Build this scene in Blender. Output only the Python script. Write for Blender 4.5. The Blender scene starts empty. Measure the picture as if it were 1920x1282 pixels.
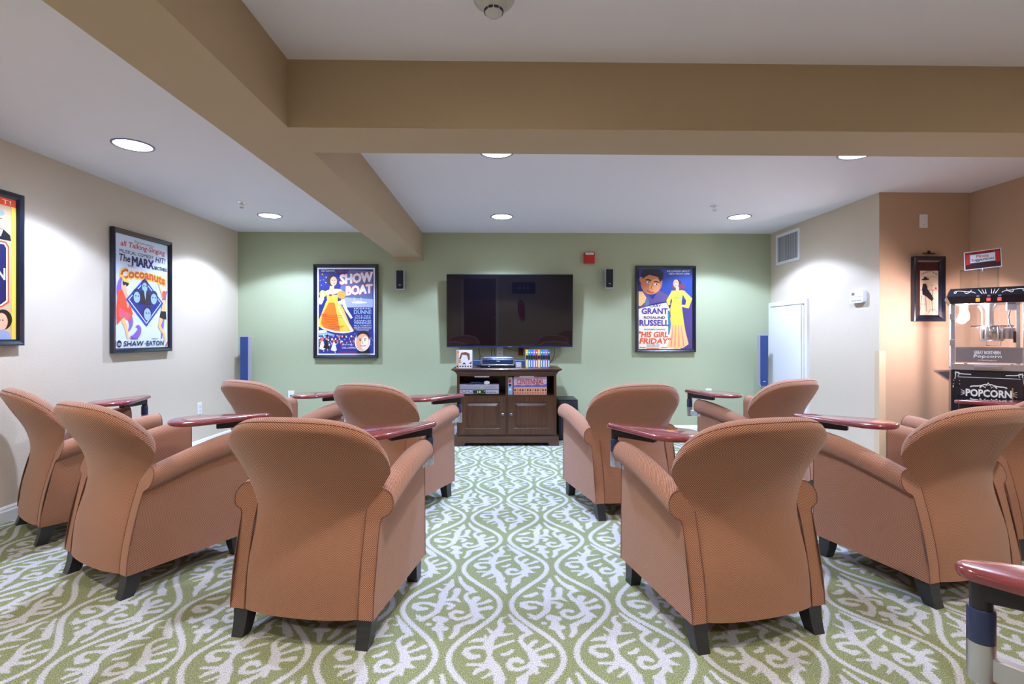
import bpy, math, random
import numpy as np
from math import sin, cos, pi, radians, sqrt, atan2
from mathutils import Vector, Matrix

random.seed(7)
SC = bpy.context.scene
COL = SC.collection

# ------------------------------------------------------------------ camera
CAM_H = 1.12
cd = bpy.data.cameras.new('camera')
cd.sensor_width = 36.0
cd.lens = 940.0 / 1920.0 * 36.0
cd.shift_y = -11.0 / 1920.0
cd.clip_start = 0.02
cam = bpy.data.objects.new('camera', cd)
cam.location = (0, 0, CAM_H)
cam.rotation_euler = (radians(90), 0, radians(-1.04))
COL.objects.link(cam)
SC.camera = cam

# ------------------------------------------------------------------ world, exposure, lamp strength
w = bpy.data.worlds.new('world')
SC.world = w
w.use_nodes = True
w.node_tree.nodes['Background'].inputs[0].default_value = (0.9, 0.92, 1.0, 1)
w.node_tree.nodes['Background'].inputs[1].default_value = 0.02
SC.view_settings.view_transform = 'Standard'
SC.view_settings.look = 'None'
SC.view_settings.gamma = 1.0
SC.view_settings.use_curve_mapping = False
SC.view_settings.exposure = 0.72
SPOT_W = 76.0                       # each recessed downlight
SPOT_COL = (0.57, 0.70, 1.0)
REAR_COL = (1.0, 0.88, 0.76)        # rear lamps out of view, tinted warm to warm the bounced light
LENS_E = 5.0
# photometric curve of the downlights: wide beam with a sharp cut-off
IES = bpy.data.texts.new('downlight_photometry')
_va = [0, 15, 30, 40, 48, 54, 57, 59.5, 62, 66, 75, 90, 180]
_cd = [1350, 1400, 1480, 1420, 1280, 1140, 1020, 640, 200, 70, 20, 0, 0]
IES.from_string('IESNA:LM-63-2002\n[TEST] downlight\n[MANUFAC] none\nTILT=NONE\n1 1000 1 %d 1 1 2 0.1 0.1 0\n1 1 50\n' % len(_va)
                + ' '.join('%g' % v for v in _va) + '\n0\n' + ' '.join('%g' % v for v in _cd) + '\n')
def photometric(ld):
    ld.use_nodes = True
    nt = ld.node_tree; em = nt.nodes['Emission']
    ie = nt.nodes.new('ShaderNodeTexIES'); ie.mode = 'INTERNAL'; ie.ies = IES
    ie.inputs['Strength'].default_value = 0.02
    nt.links.new(ie.outputs[0], em.inputs['Strength'])
BULB_W = 20.0                        # bulb in the popcorn machine

# ------------------------------------------------------------------ room numbers
XL, XR, YB, ZC = -3.00, 3.09, 5.73, 2.30
YJ, XA, YR = 4.06, 3.85, -2.3       # alcove back wall, alcove side wall, rear wall

# ------------------------------------------------------------------ materials
MATS = {}
def srgb(r, g, b):
    def c(v):
        v /= 255.0
        return v / 12.92 if v <= 0.04045 else ((v + 0.055) / 1.055) ** 2.4
    return (c(r), c(g), c(b))

def mat(name, col, rough=0.5, metal=0.0, emit=None, estr=0.0, coat=0.0, spec=None, alpha=None, trans=0.0):
    if name in MATS: return MATS[name]
    m = bpy.data.materials.new(name); m.use_nodes = True
    b = m.node_tree.nodes['Principled BSDF']
    b.inputs['Base Color'].default_value = (*col, 1)
    b.inputs['Roughness'].default_value = rough
    b.inputs['Metallic'].default_value = metal
    if coat: b.inputs['Coat Weight'].default_value = coat; b.inputs['Coat Roughness'].default_value = 0.08
    if spec is not None: b.inputs['Specular IOR Level'].default_value = spec
    if emit: b.inputs['Emission Color'].default_value = (*emit, 1); b.inputs['Emission Strength'].default_value = estr
    if trans: b.inputs['Transmission Weight'].default_value = trans; b.inputs['IOR'].default_value = 1.05
    MATS[name] = m
    return m

class NT:
    """little helper to write node trees"""
    def __init__(s, m): s.nt = m.node_tree; s.n = s.nt.nodes; s.l = s.nt.links
    def new(s, t, **kw):
        n = s.n.new(t)
        for k, v in kw.items(): setattr(n, k, v)
        return n
    def plug(s, sock, v):
        if hasattr(v, 'links') or hasattr(v, 'is_output'): s.l.new(v, sock)
        else: sock.default_value = v
    def m(s, op, a, b=None, c=None, clamp=False):
        n = s.new('ShaderNodeMath', operation=op); n.use_clamp = clamp
        s.plug(n.inputs[0], a)
        if b is not None: s.plug(n.inputs[1], b)
        if c is not None: s.plug(n.inputs[2], c)
        return n.outputs[0]
    def v(s, op, a, b=None, out=0, scale=None):
        n = s.new('ShaderNodeVectorMath', operation=op)
        s.plug(n.inputs[0], a)
        if b is not None: s.plug(n.inputs[1], b)
        if scale is not None: s.plug(n.inputs['Scale'], scale)
        return n.outputs[out]
    def mix(s, f, a, b):
        n = s.new('ShaderNodeMix', data_type='RGBA')
        s.plug(n.inputs[0], f)
        for i, q in ((6, a), (7, b)):
            if isinstance(q, tuple): n.inputs[i].default_value = (*q, 1)
            else: s.l.new(q, n.inputs[i])
        return n.outputs[2]
    def ramp(s, f, stops):
        n = s.new('ShaderNodeValToRGB'); r = n.color_ramp
        while len(r.elements) < len(stops): r.elements.new(0.5)
        for e, (p, c) in zip(r.elements, stops): e.position = p; e.color = (*c, 1)
        s.plug(n.inputs[0], f)
        return n.outputs[0]
    def noise(s, vec, scale, detail=2, rough=0.5):
        n = s.new('ShaderNodeTexNoise'); n.inputs['Scale'].default_value = scale
        n.inputs['Detail'].default_value = detail; n.inputs['Roughness'].default_value = rough
        s.l.new(vec, n.inputs['Vector'])
        return n.outputs['Fac']
    def bump(s, h, strength, dist):
        n = s.new('ShaderNodeBump'); n.inputs['Strength'].default_value = strength
        n.inputs['Distance'].default_value = dist; s.l.new(h, n.inputs['Height'])
        s.l.new(n.outputs[0], s.n['Principled BSDF'].inputs['Normal'])
    def pos(s):
        return s.new('ShaderNodeTexCoord').outputs['Object']

def wall_mat(name, col, bump=0.4, rough=0.75):
    m = mat(name, col, rough); t = NT(m); p = t.pos()
    t.bump(t.noise(p, 95, 1, 0.6), bump, 0.002)
    return m

M_BEIGE = wall_mat('beige_paint', (0.63, 0.54, 0.43))
M_TAN   = wall_mat('tan_beam_paint', (0.45, 0.34, 0.215))
M_BROWN = wall_mat('caramel_paint', (0.50, 0.34, 0.225))
M_GREEN = wall_mat('sage_green_paint', (0.385, 0.43, 0.275))
M_CEIL  = wall_mat('ceiling_white', (0.75, 0.735, 0.77), 0.1)
M_WHITE = mat('white_trim_paint', (0.80, 0.80, 0.83), 0.35)
M_PLAST = mat('white_plastic', (0.78, 0.78, 0.78), 0.4)
M_DARK  = mat('black_slot', (0.01, 0.01, 0.012), 0.6)
M_BLACK = mat('black_metal', (0.012, 0.013, 0.018), 0.35)
M_STEEL = mat('brushed_steel', (0.55, 0.55, 0.58), 0.32, 1.0)
M_CHROME = mat('chrome', (0.8, 0.8, 0.82), 0.12, 1.0)
M_FRAME = mat('black_frame_lacquer', (0.006, 0.010, 0.024), 0.22, coat=0.4)
M_LEG   = mat('ebony_leg', (0.022, 0.024, 0.028), 0.35)
def clear_mat(name, tint, gloss):
    m = bpy.data.materials.new(name); m.use_nodes = True; nt = m.node_tree; nt.nodes.remove(nt.nodes['Principled BSDF'])
    tr = nt.nodes.new('ShaderNodeBsdfTransparent'); tr.inputs[0].default_value = (*tint, 1)
    gl = nt.nodes.new('ShaderNodeBsdfGlossy'); gl.inputs['Roughness'].default_value = 0.03
    mx = nt.nodes.new('ShaderNodeMixShader'); mx.inputs[0].default_value = gloss
    nt.links.new(tr.outputs[0], mx.inputs[1]); nt.links.new(gl.outputs[0], mx.inputs[2]); nt.links.new(mx.outputs[0], nt.nodes['Material Output'].inputs[0])
    return m
M_GLASS = clear_mat('clear_acrylic', (0.92, 0.94, 0.95), 0.07)

def wood_mat(name, c1, c2, scale, rough, coat, axis=0):
    m = mat(name, c1, rough, coat=coat); t = NT(m); p = t.pos()
    mp = t.new('ShaderNodeMapping')
    sc = [scale * 8] * 3; sc[axis] = scale * 0.6
    mp.inputs['Scale'].default_value = sc
    t.l.new(p, mp.inputs['Vector'])
    n = t.noise(mp.outputs[0], 1.0, 5, 0.65)
    col = t.ramp(n, [(0.3, c2), (0.62, c1)])
    t.l.new(col, t.n['Principled BSDF'].inputs['Base Color'])
    return m
M_MAHOG = wood_mat('mahogany_laminate', (0.235, 0.045, 0.050), (0.15, 0.025, 0.03), 6, 0.22, 0.7)
M_WALNUT = wood_mat('walnut_stain', (0.090, 0.035, 0.012), (0.048, 0.017, 0.006), 5, 0.32, 0.12, axis=2)
M_WALNUT_H = wood_mat('walnut_stain_long', (0.095, 0.039, 0.017), (0.052, 0.020, 0.009), 5, 0.30, 0.2, axis=0)

def fabric_mat():
    m = mat('woven_terracotta_fabric', (0.4, 0.2, 0.12), 0.9, spec=0.15); t = NT(m)
    uv = t.new('ShaderNodeTexCoord').outputs['UV']
    sp = t.new('ShaderNodeSeparateXYZ'); t.l.new(uv, sp.inputs[0])
    k = 2 * pi / 0.0074
    a = t.m('SINE', t.m('MULTIPLY', sp.outputs[0], k))
    b = t.m('SINE', t.m('MULTIPLY', sp.outputs[1], k))
    d = t.m('MULTIPLY', a, b)
    d01 = t.m('MULTIPLY_ADD', d, 0.5, 0.5)
    b2 = t.m('SINE', t.m('MULTIPLY', sp.outputs[1], k * 2))
    h = t.m('MULTIPLY_ADD', b2, 0.10, d01)
    col = t.ramp(h, [(0.06, (0.050, 0.012, 0.010)), (0.34, (0.225, 0.080, 0.045)), (0.62, (0.385, 0.178, 0.103)), (0.93, (0.60, 0.36, 0.25))])
    t.l.new(col, t.n['Principled BSDF'].inputs['Base Color'])
    t.bump(h, 0.6, 0.0015)
    b = t.n['Principled BSDF']
    b.inputs['Sheen Weight'].default_value = 0.25
    b.inputs['Sheen Roughness'].default_value = 0.5
    return m
M_FAB = fabric_mat()
M_PIPE = mat('dark_piping', (0.17, 0.072, 0.052), 0.9)

# ---- carpet: ogee trellis with a scroll motif in every cell, all worked out as distances in the node tree
CAPS1, CAPS2 = [], []
def _strokes():
    f, H = 940.0, CAM_H
    ph = radians(1.04); s, c = sin(ph), cos(ph)
    def ground(px, py):
        a, b = (px - 960) / f, (630 - py) / f
        t = -H / b
        return ((s + a * c) * t, (c - a * s) * t)
    def trace(S, dest, x0, y0, k, ctr, unit):
        cx, cy = ground(x0 + k * ctr[0], y0 + k * ctr[1])
        for st in S:
            for (xa, ya, ra), (xb, yb, rb) in zip(st, st[1:]):
                A, B = ground(x0 + k * xa, y0 + k * ya), ground(x0 + k * xb, y0 + k * yb)
                dest.append((A[0] - cx, A[1] - cy, ra * unit, B[0] - cx, B[1] - cy, rb * unit))
    S = [
     [(510,605,26),(420,610,36),(345,580,38),(330,545,30),(420,520,20),(520,525,22),(640,560,28),(690,560,36)],
     [(690,560,36),(700,480,32),(690,400,46),(700,340,30),(740,260,42),(735,180,14)],
     [(650,330,24),(565,310,16)], [(720,250,26),(640,250,10)],
     [(360,440,20),(440,430,32),(535,395,24)],
     [(730,480,25),(850,470,28),(880,400,30),(870,330,40)], [(890,460,28),(990,512,8)],
     [(720,530,28),(820,530,22),(900,560,26),(860,600,28)],
     [(700,560,36),(690,650,32),(600,720,28),(520,760,35),(415,700,12)], [(540,740,22),(425,757,10)],
     [(750,755,50),(850,770,40)], [(800,790,26),(830,900,52)], [(765,900,30),(915,900,34)],
     [(640,835,22),(665,838,18)], [(865,960,26),(930,1060,20)],
     [(825,140,16),(880,210,22),(960,270,28),(1040,310,44),(1100,345,30),(1175,360,8)],
     [(1130,355,22),(1045,380,20),(1025,420,22),(1080,480,28),(1160,520,36),(1230,600,40),(1260,650,40)],
     [(1170,520,30),(1205,455,44)],
     [(1200,550,22),(1330,525,20),(1410,490,30)],
     [(1260,630,30),(1360,610,25),(1455,590,36)],
     [(1270,680,36),(1340,710,36),(1415,742,16)],
     [(1250,680,30),(1150,740,25),(1040,760,24),(950,730,24),(920,680,28),(970,645,25),(1060,660,26)],
     [(1330,730,36),(1280,790,40),(1180,820,25),(1090,870,32),(1100,960,28),(1060,1030,20)],
    ]
    trace(S, CAPS1, 940, 1060, .12478, (880, 560), 0.00043)
    S = [
     [(480,770,36),(390,780,45),(310,720,42),(330,665,32),(420,640,26),(540,640,32),(620,640,46)],
     [(660,860,60),(655,760,28),(650,680,42),(640,590,60),(700,490,46),(780,420,55),(840,340,46),(800,280,32),(830,220,22),(890,205,12)],
     [(560,530,42),(440,540,32),(370,565,12)], [(600,500,22),(590,465,10)], [(690,430,30),(625,365,14)],
     [(800,460,32),(900,455,20),(985,445,14)], [(700,650,36),(800,615,22),(900,575,26),(1000,545,18)],
     [(840,745,24),(920,735,28),(975,690,28)], [(660,870,70),(740,940,62),(790,1020,44),(810,1090,60)],
     [(620,900,42),(500,890,24),(350,890,22)], [(560,940,36),(480,970,32),(440,1015,24)], [(700,1000,28),(620,1050,18),(550,1085,14)],
     [(940,170,18),(1000,240,26),(1080,310,42),(1160,380,52),(1260,440,24)], [(1000,300,18),(930,300,8)],
     [(1200,450,36),(1120,490,28),(1100,550,28),(1160,620,34),(1240,690,46),(1300,790,62)],
     [(1240,620,32),(1290,570,34),(1320,550,30)], [(1290,700,28),(1400,660,22),(1510,610,36)],
     [(1320,800,42),(1440,780,28),(1540,760,44)], [(1330,860,62),(1400,890,36),(1480,910,14)],
     [(1280,880,60),(1200,920,28),(1080,960,28),(960,950,32),(930,890,34),(980,820,38),(1060,820,46),(1120,850,30)],
     [(1290,950,52),(1340,1010,22)], [(1300,960,42),(1180,1040,30),(1100,1110,50)],
    ]
    trace(S, CAPS2, 830, 1130, .13021, (897, 776), 0.000315)
    S = [[(398,470,22),(410,520,24),(430,560,14),(452,585,8)], [(385,520,14),(440,520,16)], [(545,470,12),(520,505,26),(490,545,8)]]
    trace(S, CAPS2, 840, 960, .2513, (441, 400), 0.00078)
_strokes()

# the distance to the nearest white tuft line is stored on the vertices of the floor; the material turns it into pile
CP, CT, CX0, CY0, CA = 0.449, 0.674, 0.012, 1.752, 0.0885
def carpet_distance(x, y):
    wrap = lambda t, per: (t + per / 2) % per - per / 2
    u, v = wrap(x - CX0, CP), wrap(y - CY0, CT)
    ang = v * (2 * pi / CT)
    dx = np.abs(u) - (CP / 4 + CA * np.cos(ang))
    d = np.abs(dx) / np.sqrt(1 + (CA * 2 * pi / CT * np.sin(ang)) ** 2) - 0.0108
    out = dx > 0
    qx = np.where(out, u - np.sign(u) * CP / 2, u); qy = np.where(out, wrap(v - CT / 2, CT), v)
    for mask, caps in ((out, CAPS1), (~out, CAPS2)):
        gx, gy, gd = qx[mask], qy[mask], d[mask]
        for (ax, ay, ra, bx, by, rb) in caps:
            bax, bay = bx - ax, by - ay
            px, py = gx - ax, gy - ay
            h = np.clip((px * bax + py * bay) / (bax * bax + bay * bay), 0, 1)
            np.minimum(gd, np.hypot(px - bax * h, py - bay * h) - (ra + (rb - ra) * h), out=gd)
        d[mask] = gd
    return np.clip(d, -0.03, 0.03)
def carpet_mat():
    m = mat('ogee_carpet', (0.3, 0.35, 0.2), 0.95, spec=0.1); t = NT(m)
    p = t.pos()
    at = t.new('ShaderNodeAttribute'); at.attribute_name = 'tuft_distance'; d = at.outputs['Fac']
    fuzz = t.noise(p, 190, 1, 0.6)
    d = t.m('MULTIPLY_ADD', t.m('SUBTRACT', fuzz, 0.5), 0.022, d)
    f = t.m('MULTIPLY_ADD', d, -1 / 0.004, 0.5, clamp=True)
    fine = t.noise(p, 260, 1, 0.75)
    f2 = t.m('MULTIPLY_ADD', t.m('SUBTRACT', fine, 0.5), 0.55, f, clamp=True)
    wcol = t.ramp(fine, [(0.32, (0.26, 0.30, 0.40)), (0.50, (0.46, 0.48, 0.54)), (0.68, (0.62, 0.63, 0.68))])
    gcol = t.ramp(fine, [(0.32, (0.11, 0.135, 0.058)), (0.52, (0.215, 0.250, 0.130)), (0.70, (0.34, 0.38, 0.24))])
    t.l.new(t.mix(f2, gcol, wcol), t.n['Principled BSDF'].inputs['Base Color'])
    t.bump(fine, 0.5, 0.004)
    return m
def carpet_floor():
    xs = np.concatenate([np.arange(XL - 0.1, XR + 0.05, 0.005), np.arange(XR + 0.05, XA + 0.1, 0.012), [XA + 0.1]])
    ys = np.concatenate([np.arange(YR - 0.1, 0.8, 0.012), np.arange(0.8, 2.8, 0.005), np.arange(2.8, YB + 0.1, 0.008), [YB + 0.1]])
    nx, ny = len(xs), len(ys)
    X, Y = np.meshgrid(xs, ys)
    co = np.zeros((nx * ny + 4, 3), np.float32); co[:-4, 0] = X.ravel(); co[:-4, 1] = Y.ravel()
    cor = [0, nx - 1, nx * ny - 1, nx * (ny - 1)]
    co[-4:] = co[cor]; co[-4:, 2] = -0.06
    i = (np.arange(nx - 1)[None, :] + nx * np.arange(ny - 1)[:, None]).ravel()
    q = np.stack([i, i + 1, i + 1 + nx, i + nx], 1)
    n = nx * ny
    extra = [[n + 3, n + 2, n + 1, n]] + [[n + k, n + (k + 1) % 4, cor[(k + 1) % 4], cor[k]] for k in range(4)]
    q = np.concatenate([q, np.array(extra)])
    me = bpy.data.meshes.new('floor')
    me.vertices.add(len(co)); me.vertices.foreach_set('co', co.ravel())
    me.loops.add(q.size); me.loops.foreach_set('vertex_index', q.ravel().astype(np.int32))
    me.polygons.add(len(q)); me.polygons.foreach_set('loop_start', np.arange(0, q.size, 4, dtype=np.int32))
    me.update(calc_edges=True)
    a = me.attributes.new('tuft_distance', 'FLOAT', 'POINT')
    a.data.foreach_set('value', carpet_distance(co[:, 0].astype(float), co[:, 1].astype(float)).astype(np.float32))
    me.materials.append(M_CARPET)
    o = bpy.data.objects.new('floor', me); COL.objects.link(o)
    return o
M_CARPET = carpet_mat()

# ------------------------------------------------------------------ mesh builder
class MB:
    def __init__(s): s.v = []; s.f = []; s.uv = None
    def add(s, vs, fs):
        o = len(s.v); s.v += [tuple(p) for p in vs]; s.f += [tuple(i + o for i in q) for q in fs]; return s
    def box(s, x0, x1, y0, y1, z0, z1):
        vs = [(x0,y0,z0),(x1,y0,z0),(x1,y1,z0),(x0,y1,z0),(x0,y0,z1),(x1,y0,z1),(x1,y1,z1),(x0,y1,z1)]
        return s.add(vs, [(0,3,2,1),(4,5,6,7),(0,1,5,4),(1,2,6,5),(2,3,7,6),(3,0,4,7)])
    def bbox(s, x0, x1, y0, y1, z0, z1, b=0.004):
        """box with chamfered edges"""
        vs = []; fs = []
        X, Y, Z = (x0, x1), (y0, y1), (z0, z1)
        idx = {}
        for i in (0, 1):
            for j in (0, 1):
                for k in (0, 1):
                    sx, sy, sz = (1, -1)[i], (1, -1)[j], (1, -1)[k]
                    for a in range(3):
                        p = [X[i] + sx * b, Y[j] + sy * b, Z[k] + sz * b]
                        p[a] = (X[i], Y[j], Z[k])[a]
                        idx[(i, j, k, a)] = len(vs); vs.append(tuple(p))
        g = lambda i, j, k, a: idx[(i, j, k, a)]
        for i in (0, 1):
            q = [g(i,0,0,0), g(i,1,0,0), g(i,1,1,0), g(i,0,1,0)]; fs.append(tuple(q if i else q[::-1]))
            q = [g(0,i,0,1), g(0,i,1,1), g(1,i,1,1), g(1,i,0,1)]; fs.append(tuple(q if i else q[::-1]))
            q = [g(0,0,i,2), g(1,0,i,2), g(1,1,i,2), g(0,1,i,2)]; fs.append(tuple(q if i else q[::-1]))
        for i in (0, 1):
            for j in (0, 1):
                fs.append((g(i,j,0,0), g(i,j,1,0), g(i,j,1,1), g(i,j,0,1)) if (i == j) else (g(i,j,0,1), g(i,j,1,1), g(i,j,1,0), g(i,j,0,0)))
                fs.append((g(i,0,j,0), g(i,0,j,2), g(i,1,j,2), g(i,1,j,0)) if i != j else (g(i,0,j,0), g(i,1,j,0), g(i,1,j,2), g(i,0,j,2)))
                fs.append((g(0,i,j,1), g(1,i,j,1), g(1,i,j,2), g(0,i,j,2)))
                for k in (0, 1): fs.append((g(i,j,k,0), g(i,j,k,1), g(i,j,k,2)))
        return s.add(vs, fs)
    def lathe(s, prof, n=24, c=(0, 0, 0), axis='z', cap=True):
        vs = []; fs = []
        for (r, h) in prof:
            for i in range(n):
                a = 2 * pi * i / n
                p = (r * cos(a), r * sin(a), h)
                if axis == 'y': p = (p[0], p[2], p[1])
                elif axis == 'x': p = (p[2], p[0], p[1])
                vs.append((p[0] + c[0], p[1] + c[1], p[2] + c[2]))
        for j in range(len(prof) - 1):
            for i in range(n):
                k = (i + 1) % n
                fs.append((j * n + i, j * n + k, (j + 1) * n + k, (j + 1) * n + i))
        if cap:
            fs.append(tuple(range(n))[::-1]); fs.append(tuple((len(prof) - 1) * n + i for i in range(n)))
        return s.add(vs, fs)
    def tube(s, pts, r, n=8, closed=False):
        pts = [Vector(p) for p in pts]; N = len(pts); vs = []; fs = []
        rr = r if isinstance(r, (list, tuple)) else [r] * N
        up = None
        for i, p in enumerate(pts):
            if closed: d = pts[(i + 1) % N] - pts[i - 1]
            else: d = pts[min(i + 1, N - 1)] - pts[max(i - 1, 0)]
            d.normalize()
            if up is None:
                up = Vector((0, 0, 1)) if abs(d.z) < 0.9 else Vector((1, 0, 0))
            a = d.cross(up)
            if a.length < 1e-6: a = d.cross(Vector((0, 1, 0)))
            a.normalize(); b = a.cross(d); up = b
            for k in range(n):
                t = 2 * pi * k / n
                vs.append(tuple(p + a * (rr[i] * cos(t)) + b * (rr[i] * sin(t))))
        for i in range(N if closed else N - 1):
            j = (i + 1) % N
            for k in range(n):
                l = (k + 1) % n
                fs.append((i * n + k, i * n + l, j * n + l, j * n + k))
        if not closed:
            fs.append(tuple(range(n))); fs.append(tuple((N - 1) * n + k for k in range(n))[::-1])
        return s.add(vs, fs)
    def prism(s, pts, y0, y1):
        """outline in x,z extruded along y"""
        n = len(pts)
        vs = [(x, y0, z) for x, z in pts] + [(x, y1, z) for x, z in pts]
        fs = [tuple(range(n)), tuple(range(2 * n - 1, n - 1, -1))]
        for i in range(n):
            j = (i + 1) % n; fs.append((i, i + n, j + n, j))
        return s.add(vs, fs)
    def zprism(s, pts, z0, z1):
        n = len(pts)
        vs = [(x, y, z0) for x, y in pts] + [(x, y, z1) for x, y in pts]
        fs = [tuple(range(n))[::-1], tuple(range(n, 2 * n))]
        for i in range(n):
            j = (i + 1) % n; fs.append((i, j, j + n, i + n))
        return s.add(vs, fs)
    def sphere(s, c, r, n=12, m=8, sz=1.0):
        prof = [(max(r * sin(pi * i / m), 1e-5), -r * sz * cos(pi * i / m)) for i in range(m + 1)]
        return s.lathe(prof, n, c, cap=False)
    def obj(s, name, material, parent=None, smooth=None, loc=None, rot=None):
        me = bpy.data.meshes.new(name); me.from_pydata(s.v, [], s.f); me.update()
        if s.uv:
            l = me.uv_layers.new(name='UVMap')
            for lp in me.loops: l.data[lp.index].uv = s.uv[lp.vertex_index]
        if smooth is not None:
            for p in me.polygons: p.use_smooth = True
            me.set_sharp_from_angle(angle=radians(smooth))
        me.materials.append(material)
        o = bpy.data.objects.new(name, me); COL.objects.link(o)
        if parent: o.parent = parent
        if loc: o.location = loc
        if rot: o.rotation_euler = rot
        return o

def fix_normals(o):
    import bmesh
    b = bmesh.new(); b.from_mesh(o.data); bmesh.ops.recalc_face_normals(b, faces=b.faces); b.to_mesh(o.data); b.free()
    return o

def tag(o, label, cat, group=None):
    o['label'] = label; o['category'] = cat
    if group: o['group'] = group
    return o
def struct(o, label=None):
    o['kind'] = 'structure'
    if label: o['label'] = label
    return o
def thing(name, label, cat, loc=(0, 0, 0), rz=0.0, group=None):
    o = bpy.data.objects.new(name, None); COL.objects.link(o)
    o.empty_display_size = 0.1
    o.location = loc; o.rotation_euler = (0, 0, rz)
    return tag(o, label, cat, group)
def box(name, m, parent, *a, b=0.0): return (MB().bbox(*a, b) if b else MB().box(*a)).obj(name, m, parent)

# flat lettering: built-in font turned into a mesh and fitted into a rectangle of the local x-z plane
_tc = {}
def text(txt, x0, x1, z0, z1, y, m, parent, name='lettering', shear=0.0, warp=None, grow=0.0, thick=0.0, rise=0.0):
    key = txt
    if key not in _tc:
        cu = bpy.data.curves.new('t', 'FONT'); cu.body = txt; cu.resolution_u = 2
        o = bpy.data.objects.new('t', cu); COL.objects.link(o)
        dg = bpy.context.evaluated_depsgraph_get(); dg.update()
        me = bpy.data.meshes.new_from_object(o.evaluated_get(dg))
        vs = [tuple(v.co) for v in me.vertices]; fs = [tuple(p.vertices) for p in me.polygons]
        bpy.data.objects.remove(o); bpy.data.curves.remove(cu); bpy.data.meshes.remove(me)
        _tc[key] = (vs, fs)
    vs, fs = _tc[key]
    ax, bx = min(p[0] for p in vs), max(p[0] for p in vs); az, bz = min(p[1] for p in vs), max(p[1] for p in vs)
    out = []
    for p in vs:
        u, v = (p[0] - ax) / (bx - ax), (p[1] - az) / max(bz - az, 1e-6)
        x = x0 + u * (x1 - x0) + shear * v * (z1 - z0); z = z0 + v * (z1 - z0) + rise * (u - 0.5)
        if warp: x, z = warp(u, v, x, z)
        out.append((x, y, z))
    b = MB()
    if grow:                       # heavier strokes: the same glyphs set a little apart
        g = grow * abs(z1 - z0) * 1.1
        nb = 16 if grow >= .05 else 8
        for k in range(nb): b.add([(p[0] + g * cos(k * 2 * pi / nb), p[1] - .00012 * k / nb, p[2] + g * sin(k * 2 * pi / nb)) for p in out], fs)
    b.add([(p[0], p[1] - (.00012 if grow else 0), p[2]) for p in out], fs)
    return b.obj(name, m, parent)

def flat(name, pts, y, m, parent):
    b = MB(); b.add([(p[0], y, p[1]) for p in pts], [tuple(range(len(pts)))])
    return b.obj(name, m, parent)
def ribbon_pts(pts, wd):
    P = [Vector((p[0], p[1])) for p in pts]; n = len(P); L = []; R = []
    for i in range(n):
        d = P[min(i + 1, n - 1)] - P[max(i - 1, 0)]; d.normalize()
        q = Vector((-d.y, d.x)); ww = wd[i] if isinstance(wd, (list, tuple)) else wd
        L.append(P[i] + q * ww / 2); R.append(P[i] - q * ww / 2)
    return L, R
def ribbon(b, pts, wd, y):
    L, R = ribbon_pts(pts, wd); n = len(L)
    b.add([(p.x, y, p.y) for p in L] + [(p.x, y, p.y) for p in R], [(i, i + 1, n + i + 1, n + i) for i in range(n - 1)])
def ell(cx, cz, rx, rz, n=24, a0=0.0, a1=2 * pi, tilt=0.0):
    o = []
    for i in range(n):
        a = a0 + (a1 - a0) * i / (n if abs(a1 - a0 - 2 * pi) < 1e-6 else n - 1)
        x, z = rx * cos(a), rz * sin(a)
        o.append((cx + x * cos(tilt) - z * sin(tilt), cz + x * sin(tilt) + z * cos(tilt)))
    return o
def bez(p, n=10):
    o = []
    for i in range(n):
        t = i / (n - 1); q = list(p)
        while len(q) > 1: q = [(a[0] + (b[0] - a[0]) * t, a[1] + (b[1] - a[1]) * t) for a, b in zip(q, q[1:])]
        o.append(q[0])
    return o

# ------------------------------------------------------------------ the room
fl = carpet_floor(); struct(fl, 'green and white ogee patterned carpet')
ce = MB().box(XL - 0.1, XA + 0.1, YR - 0.1, YB + 0.1, ZC, ZC + 0.1).obj('ceiling', M_CEIL); struct(ce)
struct(MB().box(XL - 0.1, XL, YR, YB, 0, ZC).obj('wall_left', M_BEIGE), 'beige left wall')
struct(MB().box(XL - 0.1, XR + 0.1, YB, YB + 0.1, 0, ZC).obj('wall_back', M_GREEN), 'sage green wall behind the television')
struct(MB().box(XR, XR + 0.1, YJ + 0.003, YB, 0, ZC).obj('wall_right', M_BEIGE), 'beige right wall')
struct(MB().box(XR + 0.003, XA + 0.1, YJ, YJ + 0.1, 0, ZC).obj('wall_alcove_back', M_BROWN), 'caramel wall behind the popcorn machine')
struct(MB().box(XA, XA + 0.1, YR, YJ, 0, ZC).obj('wall_alcove_side', M_BROWN))
struct(MB().box(XL, XA, YR - 0.1, YR, 0, ZC).obj('wall_rear', M_BEIGE))
# dropped beams
ZB = 2.01
struct(MB().box(-1.222, -0.918, YR, YB, ZB, ZC).obj('trim_beam_long', M_TAN), 'tan boxed ceiling beam running to the back wall')
struct(MB().box(-0.918, XA, 2.155, 2.45, ZB, ZC).obj('trim_beam_cross', M_TAN), 'tan boxed ceiling beam crossing the room')
b = MB(); b.box(-1.235, -0.908, YB - 0.055, YB, ZB - 0.035, ZB); b.box(-1.228, -0.914, YB - 0.085, YB - 0.055, ZB - 0.018, ZB)
struct(b.obj('trim_beam_ledger', M_TAN))
# corner guard
b = MB(); b.box(XR - 0.004, XR - 0.0002, YJ - 0.0002, YJ + 0.05, 0.1, 1.0); b.box(XR - 0.004, XR + 0.05, YJ - 0.004, YJ - 0.0004, 0.1, 1.0)
struct(b.obj('trim_corner_guard', mat('corner_guard_vinyl', (0.62, 0.47, 0.31), 0.5)))
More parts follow.
